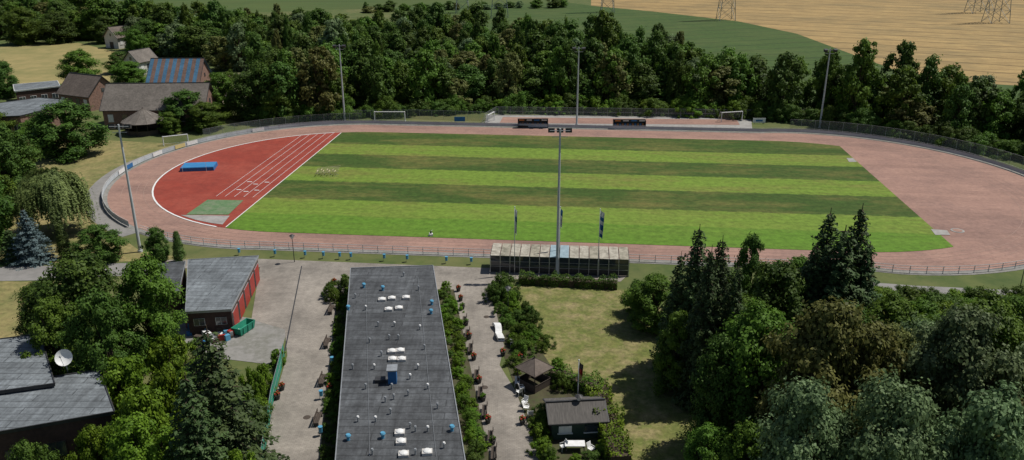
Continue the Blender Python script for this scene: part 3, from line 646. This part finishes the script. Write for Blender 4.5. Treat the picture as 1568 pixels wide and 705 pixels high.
for i in range(56):
    t=(i+random.random())/56*0.92
    P=lerp(TRc,BRc,t)+Vector((random.uniform(0.6,2.2),0,0)); s=random.uniform(0.15,0.33)
    link('bush',random.choice(BU+BUB+BUB),(P.x,P.y,0.05),random.uniform(0,6),(s,s,s*random.uniform(0.7,1.4)),e)
    P=lerp(TLc,BLc,t)+Vector((random.uniform(-1.7,-0.4),0,0)); s=random.uniform(0.15,0.28)
    link('bush',random.choice(BU+BUB),(P.x,P.y,0.05),random.uniform(0,6),(s,s,s*random.uniform(0.8,1.3)),e)
P=G(524,440)
for k in range(5): link('bush',BU[k%2],(P.x+random.uniform(-1,1),P.y-k*1.1,0.05),k,(0.33,0.33,0.45),e)
def bench_mesh():
    mb=MB()
    for dx in(-0.8,0.8):
        mb.box((dx,0,0),(0.08,0.45,0.42),0,1); mb.box((dx,0.24,0.42),(0.07,0.07,0.45),0,1)
    for y in (-0.17,0,0.17): mb.box((0,y,0.42),(1.9,0.14,0.04))
    for z in (0.58,0.76): mb.box((0,0.22,z),(1.9,0.04,0.13))
    o=mb.obj('tmpbench',[M['wood'],M['dark']]); me=o.data; bpy.data.objects.remove(o); return me
bm_=bench_mesh()
for t in (0.2,0.27,0.34,0.46,0.53,0.6,0.69,0.74):
    P=lerp(TRc,BRc,t)+Vector((3.0,0,0)); link('park_bench',bm_,(P.x,P.y,0.045),math.pi/2+math.pi,(1,1,1))
for t in (0.12,0.3,0.47,0.62):
    P=lerp(TLc,BLc,t)+Vector((-2.4,0,0)); link('park_bench',bm_,(P.x,P.y,0.045),math.pi/2,(1,1,1))
def pot_mesh(col):
    mb=MB(); mb.cone((0,0),0.22,0.3,0,0.45,12,0); mb.cone((0,0),0.33,0.33,0.45,0.5,12,0); mb.cone((0,0),0.26,0.26,0.501,0.53,12,2)
    for i in range(34):
        a=random.uniform(0,6.28);r=random.uniform(0,0.3);z=0.53+random.uniform(0,0.22); mb.box((r*math.cos(a),r*math.sin(a),z),(0.11,0.11,0.07),a,1 if i%2==0 else 3)
    o=mb.obj('tmppot',[M['dark'],M['red'] if col else M['leafb'],M['soil'],M['leafb']]); me=o.data; bpy.data.objects.remove(o); return me
pots=[pot_mesh(1),pot_mesh(0)]
for t in (0.03,0.09,0.14,0.23,0.3,0.4,0.5,0.57,0.65,0.72):
    P=lerp(TRc,BRc,t)+Vector((3.0,0.9,0)); link('flower_pot',pots[random.random()<0.35],(P.x,P.y,0.045))
for (x,y) in [(512,436),(505,600),(432,598),(425,612),(796,552),(800,650),(770,545)]:
    P=G(x,y); link('flower_pot',pots[0],(P.x,P.y,0.045))
def C(lst,z): return [Vector((*G(x,y,z)[:2],0)) for x,y in lst]
z=3.2
flatbuilding('garage_building',C([(288,398),(396,392),(354,474),(284,478)],z),z,M['bitumen2'],M['dbrick'],M['metal'],0.1,0.3,win=[(1,5,0.05,2.4,2.3,1),(2,2,1.3,2.1,1.1,0)],frame='metal')
flatbuilding('storage_shed',C([(240,405),(284,401),(274,446),(222,452)],2.8),2.8,M['bitumen'],M['dbrick'],M['metal'],0.1,0.3)
z=5.6
flatbuilding('house',C([(-160,540),(62,512),(84,588),(-160,622)],z),z,M['bitumen2'],M['dbrick'],M['dark'],0.14,0.4)
z=5.2
flatbuilding('brick_house',C([(-160,614),(152,567),(176,631),(-160,690)],z),z,M['bitumen2'],M['dbrick'],M['dark'],0.14,0.4,win=[(2,5,1.8,3.2,1.4,0),(1,2,2.4,3.8,1.2,0)],frame='wood')
P=G(103,566,5.6); sd=MB(); sd.beam((P.x,P.y,5.2),(P.x,P.y,6.6),0.08,0,n=8)
ax=Vector((0.15,-0.85,0.5)).normalized(); u=ax.cross(Vector((0,0,1))).normalized(); w=ax.cross(u)
c0=Vector((P.x,P.y-0.1,6.9)); vs=[c0-ax*0.22];n=18
for k,(r,dd) in enumerate(((0.33,-0.16),(0.6,-0.02),(0.78,0.1))):
    for i in range(n):
        a=2*math.pi*i/n; vs.append(c0+ax*dd+(u*math.cos(a)+w*math.sin(a))*r)
fs=[(0,1+i,1+(i+1)%n) for i in range(n)]
for k in range(2): fs+=[(1+k*n+i,1+(k+1)*n+i,1+(k+1)*n+(i+1)%n,1+k*n+(i+1)%n) for i in range(n)]
sd.add(vs,fs,1); sd.beam(c0+w*0.75,c0+ax*0.9,0.04,0); sd.box((c0+ax*0.9)[:],(0.14,0.14,0.14),0,0); sd.obj('satellite_dish',[M['metal'],M['white']],smooth=True)
def tilemat(name,c): return modulate(mat(name,c,tuple(x*0.7 for x in c),1.2,0.85,c3=tuple(x*1.35 for x in c),scale3=0.4,stretch=(1,4,1)),2.5,(1,1,1),0.75,1.25)
def gable(name,P,ln,wd,eave,ridge,rot,roofm,wallm,over=0.5,stripes=None,wins=5):
    e=empty(name); cr,sr=math.cos(rot),math.sin(rot)
    T=lambda x,y,z:(P.x+x*cr-y*sr,P.y+x*sr+y*cr,z)
    w=MB(); a=ln/2;b_=wd/2
    w.add([T(-a,-b_,0),T(a,-b_,0),T(a,b_,0),T(-a,b_,0),T(-a,-b_,eave),T(a,-b_,eave),T(a,b_,eave),T(-a,b_,eave),T(-a,0,ridge-0.12),T(a,0,ridge-0.12)],
      [(0,1,5,4),(2,3,7,6),(1,2,6,9,5),(3,0,4,8,7)]); w.obj('walls',[wallm],e)
    r=MB(); sl=(ridge-eave)/b_; ao=a+over; bo=b_+over; ze=eave-sl*over
    N=14 if stripes else 1
    for side in(-1,1):
        for k in range(N):
            x0=-ao+2*ao*k/N;x1=-ao+2*ao*(k+1)/N
            r.add([T(x0,side*bo,ze),T(x1,side*bo,ze),T(x1,0,ridge),T(x0,0,ridge)],[(0,1,2,3)],(0 if not stripes else k%2))
            r.add([T(x0,side*bo,ze-0.15),T(x1,side*bo,ze-0.15),T(x1,0,ridge-0.15),T(x0,0,ridge-0.15)],[(0,1,2,3)],0)
        r.beam(T(-ao,side*bo,ze-0.07),T(ao,side*bo,ze-0.07),0.16,2)
        for s2 in(-1,1): r.beam(T(s2*ao,side*bo,ze-0.06),T(s2*ao,0,ridge-0.06),0.16,2)
    r.beam(T(-ao,0,ridge+0.02),T(ao,0,ridge+0.02),0.25,2)
    r.obj('roof',[roofm,stripes or roofm,M['dark']],e)
    wm=MB()
    for k in range(wins):
        x=-a+ln*(k+0.5)/wins
        for sy in (-1,1):
            q=T(x,sy*(b_+0.03),0); wm.box((q[0],q[1],eave*0.35),(1.2,0.1,eave*0.35),rot,0 if k%3 else 1)
            q=T(x,sy*(b_+0.06),0); wm.box((q[0],q[1],eave*0.35-0.1),(1.4,0.14,0.08),rot,1)
    for sx in(-1,1):
        q=T(sx*(a+0.03),0,0); wm.box((q[0],q[1],0),(0.1,2.2,min(2.4,eave*0.9)),rot,2)
        wm.box((q[0],q[1],eave+0.1),(0.1,0.8,min(1.0,(ridge-eave)*0.5)),rot,0)
    wm.obj('windows_and_doors',[M['glass'],M['white'],M['wood']],e)
    return e
M['tile']=tilemat('brown_roof_tiles',(0.13,0.105,0.088)); M['tile2']=tilemat('grey_roof_tiles',(0.15,0.132,0.115)); M['tred']=tilemat('rust_roof',(0.15,0.095,0.075)); M['tblue']=tilemat('blue_roof',(0.055,0.14,0.23))
P=G(238,196); P.y+=5
gable('barn',P,23,11,4.8,9.6,math.radians(3),M['tile2'],M['brick'],wins=7)
P=G(276,150); P.y+=2
gable('barn',P,13.5,11,5.4,10.5,math.radians(2),M['tblue'],M['brick'],stripes=M['tred'],wins=4)
P=G(128,168); P.y+=4
gable('farmhouse',P,11,9,4.2,8.4,math.radians(-25),M['tile'],M['brick'],wins=4)
P=G(188,72); gable('farmhouse',P,9,8,4.5,8,math.radians(60),M['tile'],M['plaster'],wins=3)
P=G(218,112); gable('farmhouse',P,8,6,4.5,7.5,math.radians(70),M['tile2'],M['plaster'],wins=3)
flatbuilding('outbuilding',C([(-30,162),(60,150),(100,153),(90,163),(30,178),(-30,180)],4.5),4.5,M['bitumen2'],M['brick'],M['dark'],win=[(4,4,1,2.4,1.3,0)])
flatbuilding('outbuilding',C([(20,130),(88,124),(92,132),(22,140)],4),4,M['bitumen2'],M['dbrick'],M['white'],win=[(2,4,1,2.2,1.3,0)])
def gazebo(name,P,r,h0,h1,n,roofm,wallm):
    mb=MB()
    for i in range(n):
        a=2*math.pi*i/n; b2=2*math.pi*(i+1)/n
        p=(P.x+r*0.85*math.cos(a),P.y+r*0.85*math.sin(a)); q=(P.x+r*0.85*math.cos(b2),P.y+r*0.85*math.sin(b2))
        mb.beam((*p,0),(*p,h0),0.14,2); mb.beam((*p,h0*0.4),(*q,h0*0.4),0.08,2)
        mb.add([(*p,0),(*q,0),(*q,h0*0.4),(*p,h0*0.4)],[(0,1,2,3)],1)
        A=(P.x+r*math.cos(a),P.y+r*math.sin(a),h0);B=(P.x+r*math.cos(b2),P.y+r*math.sin(b2),h0);T=(P.x,P.y,h1)
        mb.add([A,B,T],[(0,1,2)],0); mb.beam(A,T,0.06,2); mb.beam(A,B,0.1,2)
    mb.cone(P,0.12,0.04,h1-0.05,h1+0.25,8,2)
    return mb.obj(name,[roofm,wallm,M['wood']])
gazebo('riding_pavilion',G(224,203),5.0,2.8,5.6,12,M['tile2'],M['wood'])
gazebo('garden_gazebo',G(818,590),2.0,2.1,3.2,4,M['tile'],M['wood'])
P=G(880,655); gable('garden_shed',P,4.8,3.6,2.1,2.9,math.radians(5),mat('corrugated_roof',(0.12,0.11,0.10),(0.07,0.065,0.06),1,stretch=(8,1,1)),mat('green_boards',(0.04,0.07,0.05),(0.03,0.05,0.04),2),over=0.35,wins=2)
# ---------- stand / shelter ----------
e=empty('spectator_shelter'); A=G(751,417);B=G(962,424); d=(B-A).normalized(); o=Vector((-d.y,d.x,0)); Ln=(B-A).length; dep=3.0
fr=MB(); gl=MB(); rf=MB()
N=14
for i in range(N+1):
    p=A+d*(Ln*i/N)
    fr.beam(p,p+Vector((0,0,2.5)),0.1); q=p+o*dep; fr.beam(q,q+Vector((0,0,2.8)),0.1)
    fr.beam(p+Vector((0,0,2.5)),q+Vector((0,0,2.8)),0.08)
for z in (0.05,0.9,2.45): fr.beam(A+Vector((0,0,z)),B+Vector((0,0,z)),0.08)
for z in (0.92,1.7): fr.beam(A+Vector((0,0,z))-o*0.06,B+Vector((0,0,z))-o*0.06,0.06,1)
for i in range(0,N+1): 
    p=A+d*(Ln*i/N)-o*0.08; fr.beam(p,p+Vector((0,0,2.5)),0.12,1)
for i in range(N):
    p=A+d*(Ln*(i+0.04)/N)+o*0.04;q=A+d*(Ln*(i+0.96)/N)+o*0.04
    gl.add([p+Vector((0,0,.1)),q+Vector((0,0,.1)),q+Vector((0,0,.86)),p+Vector((0,0,.86))],[(0,1,2,3)],1)
    gl.add([p+Vector((0,0,.95)),q+Vector((0,0,.95)),q+Vector((0,0,2.4)),p+Vector((0,0,2.4))],[(0,1,2,3)],0)
    mi=1 if i in(6,7) else (2 if i%3==1 else 0)
    a0=A+d*(Ln*(i+0.05)/N)-o*0.3+Vector((0,0,2.55));a1=A+d*(Ln*(i+0.95)/N)-o*0.3+Vector((0,0,2.55));b0=a0+o*(dep+0.6)+Vector((0,0,0.36));b1=a1+o*(dep+0.6)+Vector((0,0,0.36))
    rf.add([a0,a1,b1,b0,a0+Vector((0,0,.06)),a1+Vector((0,0,.06)),b1+Vector((0,0,.06)),b0+Vector((0,0,.06))],[(0,1,2,3),(4,5,6,7),(0,1,5,4),(2,3,7,6),(1,2,6,5),(3,0,4,7)],mi)
be=MB()
for k in range(2):
    be.box(tuple((A+d*Ln/2+o*(0.8+k*1.0)))[:2]+(0.05,),(Ln*0.96,0.5,0.45),math.atan2(d.y,d.x),k)
fr.obj('frame',[M['dark'],M['metal']],e);gl.obj('rear_panels',[M['glass'],M['dark']],e)
rf.obj('roof_panels',[mat('roof_sheet',(0.44,0.41,0.34),(0.22,0.20,0.16),1.6),mat('roof_sheet_blue',(0.30,0.39,0.43),(0.20,0.27,0.31),1.6),mat('roof_sheet_mossy',(0.36,0.33,0.26),(0.17,0.16,0.12),1.6)],e);be.obj('benches',[M['wood'],M['dark']],e)
def dugout(px,py,w):
    P=G(px,py); mb=MB()
    mb.box((P.x,P.y+1.4,0.05),(w,0.08,1.9),0,0)
    for s in(-1,1):
        mb.box((P.x+s*w/2,P.y+0.75,0.05),(0.08,1.3,1.9),0,0)
    k=6
    for i in range(k):
        t0=i/k;t1=(i+1)/k
        z0=1.95+0.35*math.sin(t0*math.pi*0.6);z1=1.95+0.35*math.sin(t1*math.pi*0.6)
        mb.add([(P.x-w/2-.1,P.y+1.5-1.5*t0,z0),(P.x+w/2+.1,P.y+1.5-1.5*t0,z0),(P.x+w/2+.1,P.y+1.5-1.5*t1,z1),(P.x-w/2-.1,P.y+1.5-1.5*t1,z1)],[(0,1,2,3)],0)
    mb.box((P.x,P.y+0.9,0.05),(w*0.95,0.4,0.45),0,2)
    n=int(w/0.6)
    for i in range(n):
        x=P.x-w/2+0.5+i*(w-1)/(n-1); mb.box((x,P.y+1.1,0.5),(0.42,0.08,0.6),0,1 if i%2 else 3)
    for i in range(4):
        x=P.x-w/2+w*(i+0.5)/4; mb.box((x,P.y-0.06,1.85),(w/4*0.7,0.04,0.28),0,(1,4,3,4)[i])
    return mb.obj('team_dugout',[M['dark'],M['orange'],M['wood'],M['blue'],M['plaster']])
dugout(816,197,7.0);dugout(964,198,7.5)
def goal(px,py,w=7.32,h=2.44,rot=0.0,dep=1.8,name='football_goal'):
    P=G(px,py); mb=MB(); cr,sr=math.cos(rot),math.sin(rot); T=lambda x,y,z:Vector((P.x+x*cr-y*sr,P.y+x*sr+y*cr,z+0.03))
    a=w/2
    mb.beam(T(-a,0,0),T(-a,0,h),0.18,0,n=8);mb.beam(T(a,0,0),T(a,0,h),0.18,0,n=8);mb.beam(T(-a,0,h),T(a,0,h),0.18,0,n=8)
    for s in(-a,a):
        mb.beam(T(s,0,h),T(s,dep*0.4,h),0.07,0);mb.beam(T(s,dep*0.4,h),T(s,dep,0),0.07,0);mb.beam(T(s,0,0),T(s,dep,0),0.07,0)
    mb.beam(T(-a,dep,0),T(a,dep,0),0.07,0)
    mb.add([T(-a,dep*.4,h),T(a,dep*.4,h),T(a,dep,0),T(-a,dep,0)],[(0,1,2,3)],1)
    mb.add([T(-a,0,h),T(a,0,h),T(a,dep*.4,h),T(-a,dep*.4,h)],[(0,1,2,3)],1)
    return mb.obj(name,[M['white'],M['net']])
goal(597,187);goal(1120,187,5.5,2.4,0.25);goal(270,222,5,2,0.5);goal(752,188,4,2.2,1.2)
P=G(704,188); sb=MB(); sb.box((P.x,P.y,0.3),(2.6,0.08,1.1),0,0)
for s in(-1,1): sb.beam((P.x+s,P.y+.1,0),(P.x+s,P.y+.1,1.3),0.08,1)
sb.obj('advertising_board',[M['blue'],M['metal']])
P=G(1162,190); sb=MB(); sb.box((P.x,P.y,0.3),(3.0,0.08,1.1),0,0); sb.box((P.x,P.y-.06,0.6),(1.6,0.03,0.4),0,1)
for s in(-1,1): sb.beam((P.x+s,P.y+.1,0),(P.x+s,P.y+.1,1.3),0.08,1)
sb.obj('advertising_board',[M['white'],M['blue']])
P=G(300,263); e=empty('high_jump_mat'); mb=MB(); rr=math.radians(8); mb.box((P.x,P.y+1.8,0.09),(6.3,3.8,0.7),rr,0,0.985); mb.box((P.x,P.y+1.8,0.79),(6.05,3.55,0.08),rr,1); o_=mb.obj('cushion',[M['blue'],mat('mat_cover',(0.035,0.17,0.38),(0.045,0.22,0.42),0.6,0.6)],e)
md=o_.modifiers.new('b','BEVEL'); md.width=0.06; md.segments=2
st=MB()
for s in(-2.3,2.3): st.beam((P.x+s,P.y-0.6,0.09),(P.x+s,P.y-0.6,2.0),0.05)
st.obj('uprights',[M['white']],e)
e=empty('hurdle_stack'); hb=MB(); P=G(499,271)
for i in range(7):
    x=P.x-1.6+i*0.55; y=P.y+ (i%2)*0.9
    for s in(0,1.1):
        hb.beam((x,y+s,0.1),(x+0.5,y+s,0.1),0.06);hb.beam((x,y+s,0.1),(x,y+s,1.0),0.08,1)
    hb.beam((x,y,1.0),(x,y+1.1,1.0),0.12,1)
for i in range(5): hb.beam((P.x-2.0,P.y+i*0.55,0.6+0.1*i),(P.x+2.3,P.y+i*0.55+0.5,0.95+0.1*i),0.11,1)
hb.obj('hurdles',[M['metal'],mat('hurdle_bars',(0.6,0.52,0.34),(0.5,0.44,0.3),2)],e)
P=G(660,362); sp_=MB(); sp_.box((P.x,P.y,0.1),(0.5,0.7,0.35),0.3,0); sp_.cone(P,0.16,0.12,0.45,0.85,8,1); sp_.cone((P.x-0.28,P.y),0.2,0.2,0.05,0.1,8,0); sp_.beam((P.x,P.y,0.8),(P.x+0.25,P.y+0.2,0.95),0.06,0); sp_.obj('lawn_sprinkler',[M['white'],M['dark']])
def flag(px,py,h,cols,fx=0.9,name='club_flag',ln=3.0):
    P=G(px,py); mb=MB(); mb.beam((P.x,P.y,0),(P.x,P.y,h),0.12,0,0.07,8); mb.dome((P.x,P.y,h),0.09,0.1,8,3,0)
    nx,nz=6,14
    V=[]
    for j in range(nz+1):
        for i in range(nx+1):
            t=i/nx;s=j/nz
            V.append((P.x+0.05+fx*t*(1-0.35*s),P.y+0.14*math.sin(t*9+s*3)*(0.3+s),h-0.2-ln*s-0.35*t))
    for j in range(nz):
        for i in range(nx):
            k=j*(nx+1)+i; mb.add([V[k],V[k+1],V[k+nx+2],V[k+nx+1]],[(0,1,2,3)],1+int(j/nz*len(cols)))
    return mb.obj(name,[M['pole']]+cols,smooth=True)
Wt=M['white'];Bl=M['blue']
flag(788,420,9.6,[Wt,Bl,Wt,Wt],0.3,ln=3.4);flag(856,412,9.0,[Bl,Wt,Wt],0.3,ln=2.5);flag(915,424,9.6,[Wt,Bl,Wt,Bl,Wt,Bl],0.55,ln=3.6)
flag(884,628,5.5,[M['dark'],M['red'],M['yellow']],0.4,'national_flag',1.7)
def lamp(px,py,h):
    P=G(px,py); mb=MB(); mb.beam((P.x,P.y,0),(P.x,P.y,h),0.12,0,0.08,8); mb.cone(P,0.16,0.32,h,h+0.4,10,1); mb.cone(P,0.4,0.12,h+0.4,h+0.58,10,0); mb.obj('street_lamp',[M['dark'],M['white']])
lamp(451,402,3.6);lamp(778,482,3.2);lamp(885,655,3);lamp(1562,440,4)
bn=MB(); bn.beam((0,0,0),(0,0,0.9),0.06,1); bn.cone((0.16,0),0.17,0.2,0.4,0.95,10,0); bn.cone((0.16,0),0.22,0.22,0.95,1.0,10,0); o_=bn.obj('tmp',[M['lblue'],M['metal']]); bme=o_.data; bpy.data.objects.remove(o_)
for x in (365,420,466,494,519,536,587,622,682,720): 
    P=G(x,391+(x-365)*0.04); link('waste_bin',bme,(P.x,P.y,0.045),0,(1,1,1))
for x,y in ((489,668),(507,560),(490,612)):
    P=G(x,y); link('waste_bin',bme,(P.x,P.y,0.045),0,(1,1,1))
wb=MB(); P=G(758,500);Q=G(768,524); K=16; pr=None
for i in range(K+1):
    t=i/K; p=P.lerp(Q,t); z=0.5+0.22*math.sin(t*math.pi*3); x0=p.x-0.35+0.15*math.sin(t*6)
    cur=[(x0,p.y,z),(x0+0.75,p.y,z),(x0+0.75,p.y,z-0.4),(x0,p.y,z-0.4)]
    if pr: wb.add(pr+cur,[(0,1,5,4),(1,2,6,5),(2,3,7,6),(3,0,4,7)],0)
    pr=cur
wb.obj('curved_bench',[M['white']])
def chair_mesh():
    mb=MB(); mb.box((0,0,0.42),(0.5,0.48,0.04))
    for sx in(-.22,.22):
        for sy in(-.2,.2): mb.beam((sx*1.15,sy*1.15,0),(sx,sy,0.42),0.05)
        mb.beam((sx,-.2,0.42),(sx,-.2,0.64),0.04); mb.beam((sx,-.22,0.64),(sx,.24,0.66),0.05)
    mb.add([(-.24,.22,.42),(.24,.22,.42),(.26,.36,.95),(-.26,.36,.95),(-.24,.25,.42),(.24,.25,.42),(.26,.39,.95),(-.26,.39,.95)],[(0,1,2,3),(4,5,6,7),(2,3,7,6),(0,1,5,4),(1,2,6,5),(0,3,7,4)])
    o=mb.obj('tmp',[M['white']]); me=o.data; bpy.data.objects.remove(o); return me
cm=chair_mesh()
for i,(x,y) in enumerate([(792,592),(799,600),(795,606),(803,622),(806,630),(812,640),(862,690),(905,694),(786,530),(792,526)]):
    P=G(x,y); link('garden_chair',cm,(P.x,P.y,0.05),i*1.9,(1,1,1))
tb=MB(); P=G(880,690); tb.box((P.x,P.y,0.72),(1.8,0.9,0.05),0,0)
for sx in(-.8,.8):
    for sy in(-.35,.35): tb.box((P.x+sx,P.y+sy,0.04),(0.07,0.07,0.68),0,1)
tb.obj('garden_table',[M['white'],M['wood']])
e=empty('garden_plants')
for i in range(120):
    t=random.random(); y=440+t*270; x0=750+ (y-440)*0.28; x=x0+random.uniform(4,38+t*75); P=G(x,y)
    if 795<x<845 and 545<y<615: continue
    if 785<x<815 and 585<y<645: continue
    if 845<x<918 and 600<y<700: continue
    s=random.uniform(0.14,0.40); link('bush',random.choice(BU+BUB),(P.x,P.y,0.0),random.uniform(0,6),(s,s,s*random.uniform(0.7,1.5)),e)
railing('net_fence',pxs([(436,548),(418,620),(402,720)]),1.9,2,[M['metal'],M['teal']],0,panel=(0.1,1.8))
def skip_c(px,py,rot,col,k=0.68):
    P=G(px,py); mb=MB(); cr,sr=math.cos(rot),math.sin(rot); T=lambda x,y,z:(P.x+k*(x*cr-y*sr),P.y+k*(x*sr+y*cr),z*k)
    out=[T(-1.7,-.8,.15),T(1.7,-.8,.15),T(1.7,.8,.15),T(-1.7,.8,.15),T(-2,-.95,1.5),T(2,-.95,1.5),T(2,.95,1.5),T(-2,.95,1.5)]
    inn=[T(-1.9,-.85,1.5),T(1.9,-.85,1.5),T(1.9,.85,1.5),T(-1.9,.85,1.5),T(-1.65,-.7,.5),T(1.65,-.7,.5),T(1.65,.7,.5),T(-1.65,.7,.5)]
    mb.add(out+inn,[(0,1,2,3),(0,1,5,4),(1,2,6,5),(2,3,7,6),(3,0,4,7),(4,5,9,8),(5,6,10,9),(6,7,11,10),(7,4,8,11),(8,9,13,12),(9,10,14,13),(10,11,15,14),(11,8,12,15),(12,13,14,15)])
    for s in(-1,0,1):
        q=T(s*1.2,-.93,0.2);mb.beam(q,T(s*1.2,-.98,1.45),0.1)
    mb.obj('waste_container',[col])
skip_c(374,508,1.2,M['teal'])
rk=MB()
cols=[M['blue'],M['red'],M['white'],M['metal'],M['wood'],M['lblue']]
for i in range(50):
    P=G(292+random.uniform(0,66),502+random.uniform(0,24)); rk.box((P.x,P.y,0),(random.uniform(.3,1.4),random.uniform(.2,.8),random.uniform(.2,.9)),random.random()*3,random.randrange(6))
rk.obj('stored_materials',cols)
# ---------- light & camera ----------
EL=60
S=Vector((0.92,0.32,0)).normalized()*math.cos(math.radians(EL))+Vector((0,0,math.sin(math.radians(EL))))
w=bpy.data.worlds.new('World'); sc.world=w; w.use_nodes=True; n=w.node_tree.nodes; sky=n.new('ShaderNodeTexSky'); sky.sky_type='NISHITA'; sky.sun_disc=False
sky.sun_elevation=math.radians(EL); sky.sun_rotation=math.atan2(S.x,S.y); w.node_tree.links.new(sky.outputs[0],n['Background'].inputs[0]); n['Background'].inputs[1].default_value=0.06
ld=bpy.data.lights.new('sun','SUN'); ld.energy=4.5; ld.angle=math.radians(0.5); ld.color=(1,0.96,0.89); lo=bpy.data.objects.new('sun',ld); sc.collection.objects.link(lo); lo.rotation_euler=S.to_track_quat('Z','Y').to_euler(); lo.location=(0,0,200)
cd=bpy.data.cameras.new('camera'); cam=bpy.data.objects.new('camera',cd); sc.collection.objects.link(cam); cam.location=(0,0,CH); cam.rotation_euler=(math.pi/2-TH,0,0)
cd.sensor_width=36; cd.lens=36*F/1568; cd.clip_end=6000; cd.clip_start=0.5; sc.camera=cam
sc.view_settings.view_transform='Standard'; sc.view_settings.look='None'; sc.view_settings.exposure=0
